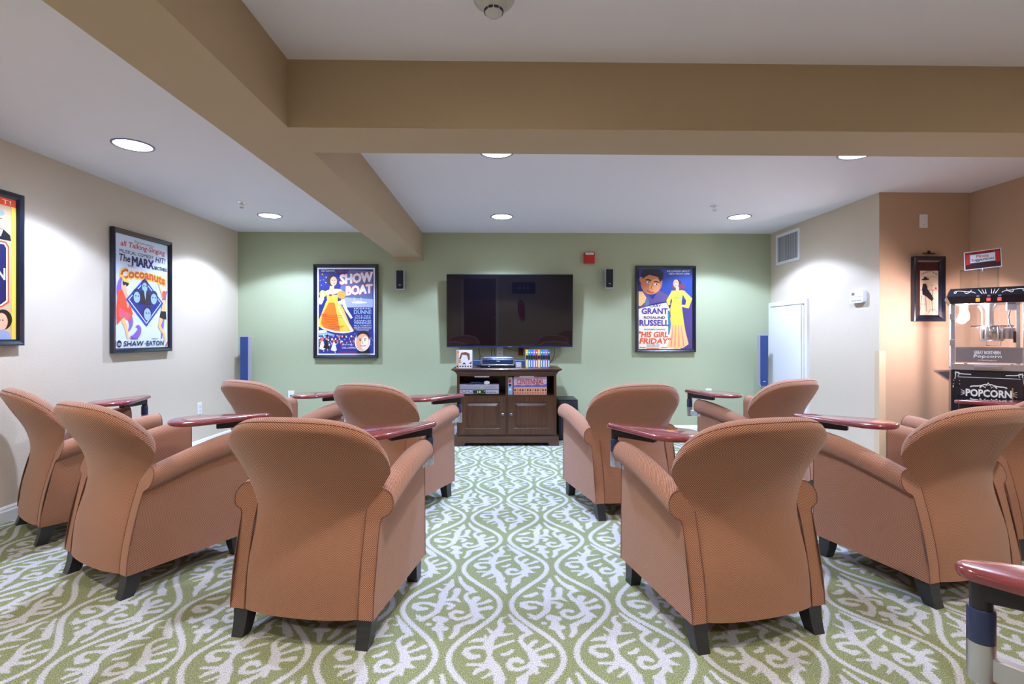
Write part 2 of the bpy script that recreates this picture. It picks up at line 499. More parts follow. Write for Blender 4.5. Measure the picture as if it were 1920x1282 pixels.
# baseboards: profile run along each wall
def baseboard(name, p, q, n):
    p, q, n = Vector(p), Vector(q), Vector(n)
    prof = [(0.0, 0.0), (0.016, 0.0), (0.016, 0.065), (0.011, 0.075), (0.011, 0.083), (0.004, 0.095), (0.0, 0.095)]
    vs = []; k = len(prof)
    for e in (p, q):
        for (o, z) in prof: vs.append((e.x + n.x * o, e.y + n.y * o, z))
    fs = [(i, (i + 1) % k, k + (i + 1) % k, k + i) for i in range(k)] + [tuple(range(k)), tuple(range(2 * k - 1, k - 1, -1))]
    o = MB().add(vs, fs).obj(name, M_WHITE); fix_normals(o); struct(o)
baseboard('baseboard_left', (XL, YR, 0), (XL, YB, 0), (1, 0, 0))
baseboard('baseboard_back', (XL, YB, 0), (XR, YB, 0), (0, -1, 0))
baseboard('baseboard_right', (XR, YJ, 0), (XR, 4.985, 0), (-1, 0, 0))
baseboard('baseboard_alcove', (XR, YJ, 0), (XA, YJ, 0), (0, -1, 0))
baseboard('baseboard_alcove_side', (XA, YR, 0), (XA, YJ, 0), (-1, 0, 0))
baseboard('baseboard_rear', (-0.05, YR, 0), (XA, YR, 0), (0, 1, 0))
# low white service door in the right wall
d = bpy.data.objects.new('door_1', None); COL.objects.link(d); d.location = (XR, 5.37, 0); d.rotation_euler = (0, 0, radians(-90)); struct(d, 'low white service door beside the corner')
b = MB(); b.box(-0.36, -0.325, -0.025, 0, 0, 1.455); b.box(0.325, 0.37, -0.025, 0, 0, 1.455); b.box(-0.36, 0.37, -0.025, 0, 1.455, 1.5); b.obj('door_frame', M_WHITE, d)
MB().bbox(-0.315, 0.275, -0.034, -0.004, 0.02, 1.445, 0.004).obj('door_panel', M_WHITE, d)
MB().box(0.275, 0.325, -0.008, 0, 0.0, 1.455).obj('door_gap', mat('door_gap_shadow_gap', (0.25, 0.2, 0.15), 0.8), d)
MB().bbox(0.29, 0.315, -0.03, -0.008, 0.02, 1.44, 0.004).obj('door_stop', M_WHITE, d)
# rear wall: brown door (seen only as a reflection in the screen)
d = bpy.data.objects.new('door_2', None); COL.objects.link(d); d.location = (-0.62, YR, 0); d.rotation_euler = (0, 0, pi); struct(d)
MB().bbox(-0.43, 0.43, -0.04, 0, 0, 2.03, 0.005).obj('door_panel', mat('brown_door_veneer', (0.22, 0.11, 0.06), 0.4), d)
b = MB(); b.box(-0.5, -0.43, -0.03, 0, 0, 2.03); b.box(0.43, 0.5, -0.03, 0, 0, 2.03); b.box(-0.5, 0.5, -0.03, 0, 2.03, 2.1); b.obj('door_frame', M_WHITE, d)
MB().sphere((-0.37, -0.08, 1.0), 0.028).obj('door_handle', M_STEEL, d, smooth=60)

# ------------------------------------------------------------------ recessed downlights
M_LENS = mat('lamp_lens', (1, 1, 1), 0.4, emit=(0.95, 0.97, 1.0), estr=LENS_E)
M_RING = mat('lamp_trim_ring', (0.16, 0.17, 0.28), 0.3, 0.6)
_ring = None
def downlight(x, y, label, power=None, col=None):
    global _ring
    t = thing('recessed_downlight', label, 'downlight', (x, y, ZC), 0, 'recessed ceiling downlights')
    if _ring is None:
        b = MB()
        prof = [(0.113, 0.0), (0.113, -0.003), (0.108, -0.006), (0.101, -0.005), (0.099, 0.0)]
        b.lathe(prof, 40, cap=False)
        r = b.obj('trim_ring', M_RING, t, smooth=40)
        b = MB(); b.lathe([(0.0999, -0.0005), (0.098, -0.003), (0.07, -0.0045), (0.001, -0.005)], 40, cap=False)
        l = b.obj('lens', M_LENS, t, smooth=60)
        _ring = (r, l)
    else:
        for q in _ring:
            c = q.copy(); COL.objects.link(c); c.parent = t
    ld = bpy.data.lights.new('lamp', 'POINT'); ld.energy = power or SPOT_W; ld.color = col or SPOT_COL
    ld.shadow_soft_size = 0.05; photometric(ld)
    lo = bpy.data.objects.new('lamp', ld); COL.objects.link(lo); lo.parent = t; lo.location = (0, 0, -0.012)
downlight(-2.285, 3.14, 'large lit downlight in the ceiling nearest the left wall posters')
downlight(-2.28, 4.95, 'lit downlight in the ceiling left of the long beam by the green wall')
downlight(-0.01, 4.95, 'lit downlight in the ceiling above the television')
downlight(2.34, 4.92, 'lit downlight in the ceiling near the white wall vent')
downlight(-0.04, 3.21, 'downlight mostly hidden by the cross beam, middle of the ceiling')
downlight(2.29, 3.20, 'downlight mostly hidden by the cross beam, right side of the ceiling')
for (x, y, where) in ((-2.28, 1.35, 'above the left wall side of the front row'), (0.0, 1.35, 'straight above the camera end of the aisle'), (2.3, 1.35, 'above the right side of the front row'),
                      (-2.28, -0.5, 'at the left end of the rear wall'), (0.0, -0.9, 'before the brown door of the rear wall'), (2.3, -0.5, 'at the right end of the rear wall')):
    downlight(x, y, 'warm downlight ' + where, SPOT_W * 0.5, REAR_COL)

# ------------------------------------------------------------------ armchairs
def lerp_tab(tab, x):
    if x <= tab[0][0]: return tab[0][1]
    for (a, va), (b_, vb) in zip(tab, tab[1:]):
        if x <= b_:
            t = (x - a) / (b_ - a); t = t * t * (3 - 2 * t) if False else t
            return va + (vb - va) * t
    return tab[-1][1]
def smooth_tab(tab):
    """Catmull-Rom through the table"""
    def f(x):
        n = len(tab)
        if x <= tab[0][0]: return tab[0][1]
        if x >= tab[-1][0]: return tab[-1][1]
        for i in range(n - 1):
            if x <= tab[i + 1][0]:
                x0, y0 = tab[i]; x1, y1 = tab[i + 1]
                m0 = (tab[i + 1][1] - tab[i - 1][1]) / (tab[i + 1][0] - tab[i - 1][0]) if i > 0 else (y1 - y0) / (x1 - x0)
                m1 = (tab[i + 2][1] - tab[i][1]) / (tab[i + 2][0] - tab[i][0]) if i < n - 2 else (y1 - y0) / (x1 - x0)
                h = x1 - x0; t = (x - x0) / h
                return (2*t**3 - 3*t**2 + 1) * y0 + (t**3 - 2*t**2 + t) * h * m0 + (-2*t**3 + 3*t**2) * y1 + (t**3 - t**2) * h * m1
        return tab[-1][1]
    return f
bW = smooth_tab([(.10, .226), (.28, .224), (.42, .227), (.50, .250), (.58, .295), (.66, .340), (.74, .372), (.84, .390)])
bY = smooth_tab([(.10, -.300), (.25, -.286), (.40, -.258), (.50, -.255), (.60, -.282), (.70, -.335), (.80, -.385)])
bB = smooth_tab([(.10, .030), (.28, .032), (.42, .050), (.52, .080), (.62, .115), (.72, .135), (.84, .150)])
def back_outer(s, z):
    a = abs(s)
    return Vector((bW(z) * s * (1.12 - 0.12 * s * s), bY(z) + bB(z) * a ** 2.2, z))
def back_top(s):
    a = abs(s)
    return 0.790 - 0.030 * a ** 2 - 0.155 * a ** 4
def back_mesh():
    b = MB(); b.uv = []
    NS = 49; r = 0.043
    ring = 0; rows = []; seam = []
    for i in range(NS):
        s = -1 + 2 * i / (NS - 1)
        zt = back_top(s); ph = s * radians(62)
        n = Vector((-sin(ph), cos(ph), 0))
        pts = []
        for j in range(19):
            z = 0.10 + (zt - 0.10) * j / 18
            pts.append(back_outer(s, z))
        top = pts[-1]; tilt = 0.25
        for j in range(1, 12):
            a = pi - pi * j / 12
            pts.append(top + n * (r + r * cos(a)) + Vector((0, 0, r * sin(a) * 0.98)) )
            if j == 3: seam.append(pts[-1].copy())
        rr = top + n * 2 * r
        pts.append(rr)
        for j in range(1, 9):
            z = zt + (0.36 - zt) * j / 8
            o = back_outer(s, z)
            pts.append(o + n * (2 * r + 0.012 * sin(pi * j / 8)))
        for z in (0.22, 0.10):
            o = back_outer(s, z); pts.append(o + n * 2 * r)
        rows.append(pts)
    m = len(rows[0])
    for i, pts in enumerate(rows):
        s = -1 + 2 * i / (NS - 1); L = 0
        for j, p in enumerate(pts):
            if j: L += (p - pts[j - 1]).length
            b.v.append(tuple(p)); b.uv.append((0.30 * s, L))
    for i in range(NS - 1):
        for j in range(m):
            k = (j + 1) % m
            b.f.append((i * m + j, (i + 1) * m + j, (i + 1) * m + k, i * m + k))
    b.f.append(tuple(range(m))); b.f.append(tuple((NS - 1) * m + j for j in range(m))[::-1])
    return b, seam
def arm_mesh():
    """right arm (x > 0): keyhole section run from the raked rear end to the front"""
    b = MB(); b.uv = []; NU = 19; R = 0.052; xc = 0.276; xo = 0.285; xi = 0.227
    caps = []
    for i in range(NU):
        u = i / (NU - 1)
        zr = 0.545 + 0.095 * sin(u * pi / 2 * 0.96)
        zc = zr - R
        out = []
        a0 = radians(-38); zn = zc - 0.062
        for z in [0.10 + (zn - 0.10) * k / 8 for k in range(9)]: out.append((xo, z))
        out += [(xo + 0.002, zn + 0.010), (xo + 0.009, zn + 0.018), (xo + 0.020, zn + 0.023)]
        for k in range(0, 21):
            a = a0 + (pi - a0) * k / 20
            out.append((xc + R * cos(a), zc + R * sin(a)))
        for z in [zc + (0.10 - zc) * k / 6 for k in range(1, 7)]: out.append((xi, z))
        cap = []; L = 0
        for k, (x, z) in enumerate(out):
            yr = -0.272 + 0.100 * max(0, (z - 0.10) / 0.45) ** 1.6
            yf = 0.285 - 0.008 * (z - 0.10) / 0.5
            y = yr + (yf - yr) * u
            if k: L += sqrt((x - out[k-1][0]) ** 2 + (z - out[k-1][1]) ** 2)
            b.v.append((x, y, z)); b.uv.append((y, L)); cap.append((x, y, z))
        if i in (0, NU - 1): caps.append(cap)
    m = len(out)
    for i in range(NU - 1):
        for j in range(m):
            k = (j + 1) % m
            b.f.append((i * m + j, i * m + k, (i + 1) * m + k, (i + 1) * m + j))
    # separate, slightly puffed end panels so that their weave maps flat
    for q, cap in enumerate(caps):
        o = len(b.v)
        for p in cap: b.v.append(p); b.uv.append((p[0], p[2]))
        idx = tuple(range(o, o + m)); b.f.append(idx[::-1] if q else idx)
    return b, caps
def mirror(b):
    c = MB(); c.v = [(-x, y, z) for x, y, z in b.v]; c.f = [f[::-1] for f in b.f]; c.uv = list(b.uv) if b.uv else None
    return c
def cushion_mesh(x0, x1, y0, y1, z0, z1, r=0.035, crown=0.012):
    """pillow-edged box with planar weave coordinates"""
    b = MB(); b.uv = []
    N = 14; prof = []
    for k in range(9):
        a = -pi / 2 + pi * k / 8; prof.append((r * (1 - cos(a)), r * sin(a)))
    rings = []
    for (ins, dz) in prof:
        z = (z0 + r + dz) if dz <= 0 else (z1 - r + dz)
        ring = []
        X0, X1, Y0, Y1 = x0 + ins, x1 - ins, y0 + ins, y1 - ins; c = max(r - ins, 0.004)
        for (cx, cy, s0) in ((X1 - c, Y1 - c, 0), (X0 + c, Y1 - c, pi / 2), (X0 + c, Y0 + c, pi), (X1 - c, Y0 + c, 3 * pi / 2)):
            for k in range(5):
                a = s0 + pi / 2 * k / 4; ring.append((cx + c * cos(a), cy + c * sin(a), z))
        rings.append(ring)
    m = len(rings[0])
    for ring in rings:
        for p in ring: b.v.append(p); b.uv.append((p[0] + 0.3 * p[2], p[1] + p[2]))
    for i in range(len(rings) - 1):
        for j in range(m):
            k = (j + 1) % m; b.f.append((i * m + j, i * m + k, (i + 1) * m + k, (i + 1) * m + j))
    b.f.append(tuple(range(m))[::-1]); b.f.append(tuple((len(rings) - 1) * m + j for j in range(m)))
    return b
def leg_mesh(kick):
    b = MB(); rows = []
    for k in range(6):
        t = k / 5; z = 0.125 * (1 - t); hw = 0.031 - 0.008 * t; hd = 0.033 - 0.008 * t; y = kick * t * t
        rows.append([(-hw, y - hd, z), (hw, y - hd, z), (hw, y + hd, z), (-hw, y + hd, z)])
    vs = [p for r in rows for p in r]; fs = []
    for i in range(5):
        for j in range(4):
            k = (j + 1) % 4; fs.append((i * 4 + j, (i + 1) * 4 + j, (i + 1) * 4 + k, i * 4 + k))
    fs.append((0, 1, 2, 3)); fs.append((23, 22, 21, 20))
    return b.add(vs, fs)
def tablet_mesh():
    r0, r1, L, th = 0.036, 0.122, 0.300, 0.024
    al = math.asin((r1 - r0) / L)
    outl = []
    n = 14
    for k in range(n + 1):
        a = (pi / 2 + al) + (pi - 2 * al) * k / n; outl.append((r0 * cos(a), r0 * sin(a), cos(a), sin(a)))
    for k in range(2 * n + 1):
        a = -(pi / 2 - al) + 0 ; a = (-pi / 2 - al + 2 * al) ; 
        a = -(pi / 2 + 0) ; 
        aa = (-(pi / 2) + -al * -1) if False else None
        t = -(pi / 2 - (-al)) + (pi + 2 * al) * k / (2 * n)
        outl.append((L + r1 * cos(t), r1 * sin(t), cos(t), sin(t)))
    rows = []
    for (ins, z) in ((0.010, -th), (0.003, -th + 0.003), (0.0, -th + 0.009), (0.0, -0.008), (0.003, -0.003), (0.009, 0.0)):
        rows.append([(x - nx * ins, y - ny * ins, z) for x, y, nx, ny in outl])
    m = len(outl); vs = [p for r in rows for p in r]; fs = []
    for i in range(len(rows) - 1):
        for j in range(m):
            k = (j + 1) % m; fs.append((i * m + j, i * m + k, (i + 1) * m + k, (i + 1) * m + j))
    fs.append(tuple(range(m))[::-1]); fs.append(tuple((len(rows) - 1) * m + j for j in range(m)))
    return MB().add(vs, fs)

PROTO = {}
M_SLEEVE = mat('navy_plastic_sleeve', (0.02, 0.035, 0.10), 0.3)
def make_parts():
    bm_, seam = back_mesh()
    o = bm_.obj('back', M_FAB, None, smooth=50); fix_normals(o); PROTO['back'] = o
    PROTO['seam'] = MB().tube([p + Vector((0, -0.0005, 0.0003)) for p in seam[2:-2]], 0.0014, 6).obj('piping', M_PIPE, None, smooth=60)
    am, caps = arm_mesh()
    for side, mesh in (('r', am), ('l', mirror(am))):
        o = mesh.obj('arm', M_FAB, None, smooth=50); fix_normals(o); PROTO['arm' + side] = o
        sx = 1 if side == 'r' else -1
        for q, cap in enumerate(caps): PROTO['pipe%s%d' % (side, q)] = MB().tube([(sx * x, y, z) for x, y, z in cap], 0.0020, 6).obj('piping', M_PIPE, None, smooth=60)
    PROTO['seatbase'] = cushion_mesh(-0.228, 0.228, -0.20, 0.270, 0.10, 0.32, 0.015).obj('seat_base', M_FAB, None, smooth=50)
    PROTO['seat'] = cushion_mesh(-0.226, 0.226, -0.20, 0.295, 0.315, 0.435, 0.04).obj('seat_cushion', M_FAB, None, smooth=50)
    PROTO['leg_b'] = leg_mesh(-0.03).obj('leg', M_LEG, None); PROTO['leg_f'] = leg_mesh(0.02).obj('leg', M_LEG, None)
    PROTO['tablet'] = tablet_mesh().obj('tablet', M_MAHOG, None, smooth=40)
    PROTO['bar'] = MB().bbox(0.0, 0.215, -0.016, 0.016, -0.060, -0.024, 0.003).obj('support_bar', M_BLACK, None)
    PROTO['post'] = MB().lathe([(0.0165, -0.105), (0.0165, -0.024)], 20).obj('post', M_BLACK, None, smooth=40)
    PROTO['sleeve'] = MB().lathe([(0.0195, -0.137), (0.0205, -0.134), (0.0205, -0.078), (0.0185, -0.074)], 20).obj('sleeve', M_SLEEVE, None, smooth=40)
    b = MB(); b.lathe([(0.019, -0.205), (0.0205, -0.202), (0.0205, -0.134)], 20)
    PROTO['socket'] = b.obj('socket', M_STEEL, None, smooth=40)
    PROTO['mount'] = MB().bbox(-0.010, 0.010, -0.115, -0.012, -0.196, -0.156, 0.002).obj('mounting_bar', M_STEEL, None)
    for o in PROTO.values(): COL.objects.unlink(o)
make_parts()
def use(key, parent, loc=(0, 0, 0), rz=0.0):
    o = PROTO[key].copy(); COL.objects.link(o); o.parent = parent; o.location = loc; o.rotation_euler = (0, 0, rz)
    return o
ZTAB = 0.705
def armchair(x, y, head, label, side=None, tdir=None, grp='terracotta armchairs facing the television', post_gap=0.085):
    """head: degrees turned to the right of straight ahead; side -1/+1: arm that carries the tablet; tdir: world direction of the tablet (deg)"""
    rz = -radians(head)
    t = thing('armchair', label, 'armchair', (x, y, 0), rz, grp)
    bk = use('back', t); use('seam', bk)
    for s, k in ((1, 'r'), (-1, 'l')):
        a = use('arm' + k, t); use('pipe%s0' % k, a); use('pipe%s1' % k, a)
        use('leg_b', t, (s * 0.247, -0.232, 0)); use('leg_f', t, (s * 0.247, 0.225, 0))
    use('seatbase', t); use('seat', t)
    if side:
        p = (side * 0.276, 0.283 + post_gap, ZTAB)
        a = tdir - math.degrees(rz)
        tb = use('tablet', t, p, radians(a)); tb['label'] = 'mahogany writing tablet'
        use('bar', tb); use('post', tb); use('sleeve', tb); use('socket', tb)
        mb = use('mount', t, p)
    return t
def hdg(dx, dy): return math.degrees(atan2(dy, dx))

armchair(-2.52, 3.10, 38, 'terracotta armchair nearest the left wall, its back by the baseboard', -1, hdg(0, -1))
armchair(-1.71, 2.53, 29.5, 'terracotta armchair second from the left wall in the front row', 1, hdg(-.33, -.20))
armchair(-0.695, 2.12, 10.5, 'terracotta armchair left of the aisle, largest in the picture, seen from behind', 1, hdg(-.30, -.28))
armchair(0.885, 2.085, -13, 'terracotta armchair right of the aisle with tablet on its left arm', -1, hdg(.28, -.30))
armchair(1.955, 2.37, -16, 'terracotta armchair in front of the popcorn machine', -1, hdg(.26, -.28))
armchair(2.79, 2.79, -12, 'terracotta armchair at the right edge beyond the one by the popcorn machine', 1, hdg(.45, -.2))
armchair(-1.56, 3.62, 30, 'terracotta armchair in the far row near the left tower speaker', 1, hdg(-.33, -.22))
armchair(-0.72, 3.40, 25, 'terracotta armchair in the far row left of the television stand', 1, hdg(-.32, -.22))
armchair(0.775, 3.365, -14, 'terracotta armchair in the far row right of the television stand, no tablet showing')
armchair(1.86, 3.66, -26, 'terracotta armchair in the far row below the white service door', -1, hdg(.22, -.36))
armchair(1.295, 0.755, -35, 'armchair cut off by the lower right corner, only its tablet in view', -1, -36, post_gap=0.075)

# ------------------------------------------------------------------ framed posters
def ink(name, r, g, b_): return mat('print_' + name, srgb(r, g, b_), 0.35, coat=0.25)
I_WHITE = ink('white', 236, 238, 244); I_RED = ink('red', 200, 40, 40); I_NAVY = ink('navy', 38, 34, 86); I_BLK = ink('black', 26, 26, 40)
I_ORG = ink('orange', 240, 120, 30); I_YEL = ink('yellow', 250, 200, 70); I_BLUE = ink('blue', 30, 70, 190); I_PURP = ink('purple', 138, 98, 190)
I_SKIN = ink('skin', 232, 178, 140); I_TANSK = ink('tan_skin', 196, 120, 74); I_CREAM = ink('cream', 240, 228, 200); I_LBLUE = ink('light_blue', 150, 185, 235)
I_DBLUE = ink('deep_blue', 28, 40, 130); I_VERM = ink('vermilion', 238, 78, 44); I_GREY = ink('grey', 150, 158, 190); I_PEACH = ink('peach', 246, 190, 120); I_GOLD = ink('gold', 222, 160, 60)
I_HAIR = ink('dark_hair', 52, 28, 26); I_VIO = ink('violet_ink', 74, 58, 160); I_TEAL = ink('teal', 36, 130, 160)

def frame(parent, W, H, rail=0.038, dep=0.032, gap=0.006, m=M_FRAME):
    """moulded ring, mitred; the back stands `gap` off the wall"""
    prof = [(0.0, -gap), (0.0, -gap - dep), (0.008, -gap - dep - 0.004), (rail - 0.012, -gap - dep + 0.004), (rail, -gap - dep + 0.014), (rail, -gap)]
    k = len(prof); vs = []
    for (sx, sz) in ((-1, -1), (1, -1), (1, 1), (-1, 1)):
        for (i, y) in prof: vs.append((sx * (W / 2 - i), y, sz * (H / 2 - i)))
    fs = []
    for c in range(4):
        d_ = (c + 1) % 4
        for i in range(k):
            j = (i + 1) % k; fs.append((c * k + i, d_ * k + i, d_ * k + j, c * k + j))
    o = MB().add(vs, fs).obj('frame', m, parent); fix_normals(o)
    return o
class Poster:
    def __init__(s, label, loc, rz, W, H, bg, rail=0.038, border=None, cat='poster', name='framed_poster', dep=0.032):
        s.t = thing(name, label, cat, loc, rz); s.W, s.H, s.rail = W, H, rail
        frame(s.t, W, H, rail, dep)
        s.w, s.h = W - 2 * rail, H - 2 * rail
        s.y = -0.006 - dep * 0.45
        MB().box(-s.w / 2, s.w / 2, s.y, -0.006, -s.h / 2, s.h / 2).obj('print', border or bg, s.t)
        s.L = 0
        if border:
            s.poly([(0.025, 0.017), (0.975, 0.017), (0.975, 0.983), (0.025, 0.983)], bg)
    def nxt(s): s.L += 1; return s.y - 0.00006 * s.L
    def p(s, u, v): return ((u - 0.5) * s.w, (v - 0.5) * s.h)
    def poly(s, pts, m, name='printed_shape'):
        return flat(name, [s.p(*q) for q in pts], s.nxt(), m, s.t)
    def el(s, u, v, ru, rv, m, tilt=0.0, n=24):   # radii as fractions of the width
        c = s.p(u, v); return flat('printed_shape', ell(c[0], c[1], ru * s.w, rv * s.w, n, tilt=tilt), s.nxt(), m, s.t)
    def rib(s, pts, wd, m):
        b = MB(); q = [s.p(*k) for k in pts]
        ribbon(b, q, [x * s.w for x in wd] if isinstance(wd, (list, tuple)) else wd * s.w, s.nxt()); return b.obj('printed_shape', m, s.t)
    def tx(s, t, u0, u1, v0, v1, m, **k):
        a, c = s.p(u0, v0), s.p(u1, v1); o = text(t, a[0], c[0], a[1], c[1], s.nxt(), m, s.t, **k)
        if k.get('grow'): s.L += 3
        return o
    def glaze(s):
        pass

# --- left wall, musical comedy poster
A = Poster('framed comedy poster with orange title and blue diamond, left wall', (XL, 4.21, 1.472), radians(90), 0.675, 0.97, ink('pale_sky', 214, 222, 240))
A.tx('Paramounts', .34, .70, .950, .975, I_BLK)
A.tx('all Talking-Singing', .08, .93, .885, .945, I_RED, shear=.15, grow=.02)
A.tx('MUSICAL COMEDY', .07, .70, .838, .868, I_BLK, grow=.02); A.tx('HIT!', .74, .94, .815, .868, I_BLK, shear=.2, grow=.02)
A.tx('The', .05, .25, .765, .825, I_BLK, shear=.15, grow=.03); A.tx('MARX', .29, .70, .745, .822, I_NAVY, grow=.06); A.tx('BROTHERS', .72, .985, .742, .775, I_BLK, grow=.03)
A.tx('THE', .20, .31, .725, .742, I_RED, grow=.02)
def arch(k): return lambda u, v, x, z: (x, z + k * (4 * u * (1 - u)))
A.tx('Cocoanuts', .07, .955, .600, .690, I_YEL, grow=.11, warp=arch(0.030)); A.tx('Cocoanuts', .09, .935, .606, .684, ink('burnt_orange', 214, 84, 30), grow=.055, warp=arch(0.030))
# side dancers: plain swirls and simple figures
A.rib(bez([(.10, .62), (-.02, .50), (.12, .42), (.06, .28), (.30, .33), (.34, .22), (.20, .14)], 16), [.03, .06, .08, .09, .09, .10, .11, .12, .12, .11, .10, .09, .08, .06, .04, .02], I_PURP)
A.rib(bez([(.98, .55), (.86, .46), (.97, .38), (.82, .30), (.92, .20), (.86, .08)], 14), [.03, .05, .07, .08, .08, .09, .09, .08, .08, .07, .06, .05, .03, .02], I_PURP)
A.poly([(.03, .50), (.17, .53), (.24, .40), (.30, .31), (.24, .24), (.12, .27), (.02, .20), (.01, .34)], I_VERM)
A.poly([(.06, .36), (.26, .30), (.22, .25), (.05, .27)], ink('rose', 224, 96, 110))
A.el(.17, .575, .055, .045, I_HAIR); A.rib([(.13, .55), (.20, .44), (.21, .36)], [.09, .05, .03], I_SKIN); A.rib([(.12, .26), (.19, .16), (.21, .08)], [.07, .05, .03], I_PEACH)
A.rib([(.09, .64), (.15, .60), (.24, .585)], [.03, .05, .02], I_YEL)
A.rib([(.80, .62), (.86, .54), (.90, .48)], [.025, .03, .035], I_PEACH); A.el(.92, .515, .045, .055, ink('copper_hair', 206, 88, 66)); A.rib([(.90, .46), (.91, .39), (.90, .34)], [.10, .07, .10], I_PEACH)
A.poly([(.85, .35), (.96, .35), (.97, .27), (.82, .28)], I_BLK); A.rib([(.86, .28), (.82, .20), (.92, .13), (.95, .05)], [.08, .06, .05, .02], I_PEACH)
A.poly([(.52, .645), (.90, .425), (.555, .195), (.17, .43)], I_BLUE); A.poly([(.52, .622), (.855, .427), (.553, .222), (.215, .433)], I_WHITE); A.poly([(.52, .612), (.84, .427), (.553, .232), (.232, .433)], I_DBLUE)
for (u, v, r) in ((.52, .56, .065), (.37, .46, .075), (.70, .46, .075), (.57, .31, .085)):
    A.el(u, v + .02, r * 1.08, r * 1.2, I_NAVY); A.el(u, v, r * .8, r, I_LBLUE); A.el(u - .02, v + .012, .012, .01, I_NAVY); A.el(u + .03, v + .012, .012, .01, I_NAVY)
A.poly([(.45, .53), (.60, .53), (.64, .40), (.42, .40)], I_BLK); A.poly([(.50, .53), (.55, .53), (.53, .44)], I_LBLUE)
A.rib(bez([(.25, .10), (.40, .08), (.50, .20), (.38, .21), (.36, .19)], 12), [.02, .05, .08, .09, .08, .07, .06, .05, .04, .04, .03, .02], I_PURP)
A.tx('OSCAR', .24, .40, .075, .09, I_BLK); A.tx('MARY', .66, .79, .075, .09, I_BLK)
A.tx('SHAW', .13, .49, .018, .062, I_BLK, grow=.03, shear=.1); A.tx('of', .50, .545, .03, .045, I_BLK); A.tx('EATON', .55, .90, .018, .062, I_BLK, grow=.03, shear=.1)
A.el(.055, .04, .04, .045, I_BLK); A.el(.055, .035, .028, .02, I_GREY); A.rib([(.955, .01), (.985, .05)], [.03, .01], I_RED)

# --- left wall, poster cut off by the edge of the picture
B = Poster('framed poster with navy panel cut off by the left edge of the picture', (XL, 2.82, 1.525), radians(90), 0.68, 0.925, I_GOLD)
B.poly([(0, 0), (.95, 0), (.95, 1), (0, 1)], ink('parchment', 206, 176, 136)); B.poly([(0, .945), (1, .945), (1, 1), (0, 1)], I_VERM)
B.tx('T!', .86, .95, .955, .985, I_CREAM); B.poly([(.955, 0), (1, 0), (1, .945), (.955, .945)], I_YEL)
B.poly([(0, .225), (.86, .225), (.93, .26), (.93, .66), (.90, .69), (0, .70)], I_VERM); B.poly([(0, .235), (.85, .235), (.915, .268), (.915, .652), (.89, .678), (0, .688)], I_CREAM); B.poly([(0, .243), (.845, .243), (.90, .275), (.90, .645), (.88, .668), (0, .678)], I_NAVY)
B.tx('N', .80, .89, .42, .50, I_CREAM, grow=.02)
B.el(.83, .83, .055, .085, I_SKIN); B.el(.835, .885, .05, .03, I_GREY); B.poly([(.68, .70), (.72, .76), (.80, .775), (.87, .775), (.94, .74), (.95, .70)], I_BLK); B.poly([(.80, .77), (.87, .77), (.845, .72)], I_WHITE)
B.el(.87, .14, .09, .10, I_HAIR); B.el(.855, .125, .06, .085, I_SKIN); B.poly([(.76, .0), (.79, .06), (.86, .07), (.93, .05), (.95, .0)], I_GREY)
for u in (.83, .86): B.el(u - .012, .845, .008, .006, I_HAIR); B.el(u + .005, .135, .008, .006, I_HAIR)

# --- back wall, riverboat musical poster
C = Poster('framed musical poster with blue night sky and woman in yellow gown', (-1.775, YB, 1.401), 0, 0.725, 1.062, I_DBLUE, border=I_WHITE)
C.poly([(.42, .55), (.96, .55), (.96, .96), (.55, .975), (.40, .78)], ink('slate_blue', 96, 110, 168))
C.poly([(.44, .545), (.965, .545), (.965, .64), (.47, .66)], ink('mist', 168, 178, 214))
for (u, v, r, m) in ((.09, .925, .022, I_ORG), (.155, .89, .014, I_PEACH), (.11, .86, .012, I_LBLUE), (.05, .855, .012, I_LBLUE), (.15, .83, .012, I_WHITE), (.32, .95, .01, I_WHITE), (.07, .80, .014, I_LBLUE), (.40, .90, .01, I_WHITE), (.36, .86, .008, I_WHITE)):
    c = C.p(u, v); flat('printed_star', [(c[0] + r * C.w * (1 if k % 2 == 0 else .45) * sin(k * pi / 5), c[1] + r * C.w * (1 if k % 2 == 0 else .45) * cos(k * pi / 5)) for k in range(10)], C.nxt(), m, C.t)
C.tx('Carl Laemmle', .07, .30, .955, .978, I_WHITE, shear=.2); C.tx('Edna Ferber', .36, .62, .945, .972, I_RED, shear=.3)
def slant(k): return lambda u, v, x, z: (x, z + k * u)
C.tx('SHOW', .40, .955, .812, .915, I_RED, grow=.12, warp=slant(.034)); C.tx('SHOW', .40, .955, .812, .915, I_WHITE, grow=.07, warp=slant(.034))
C.tx('BOAT', .505, .95, .685, .782, I_RED, grow=.12, warp=slant(.028)); C.tx('BOAT', .505, .95, .685, .782, I_WHITE, grow=.07, warp=slant(.028))
C.rib([(.60, .60), (.70, .605), (.86, .60)], [.02, .05, .02], I_WHITE); C.rib([(.64, .62), (.64, .66)], .008, I_WHITE); C.rib([(.76, .62), (.76, .66)], .008, I_WHITE)
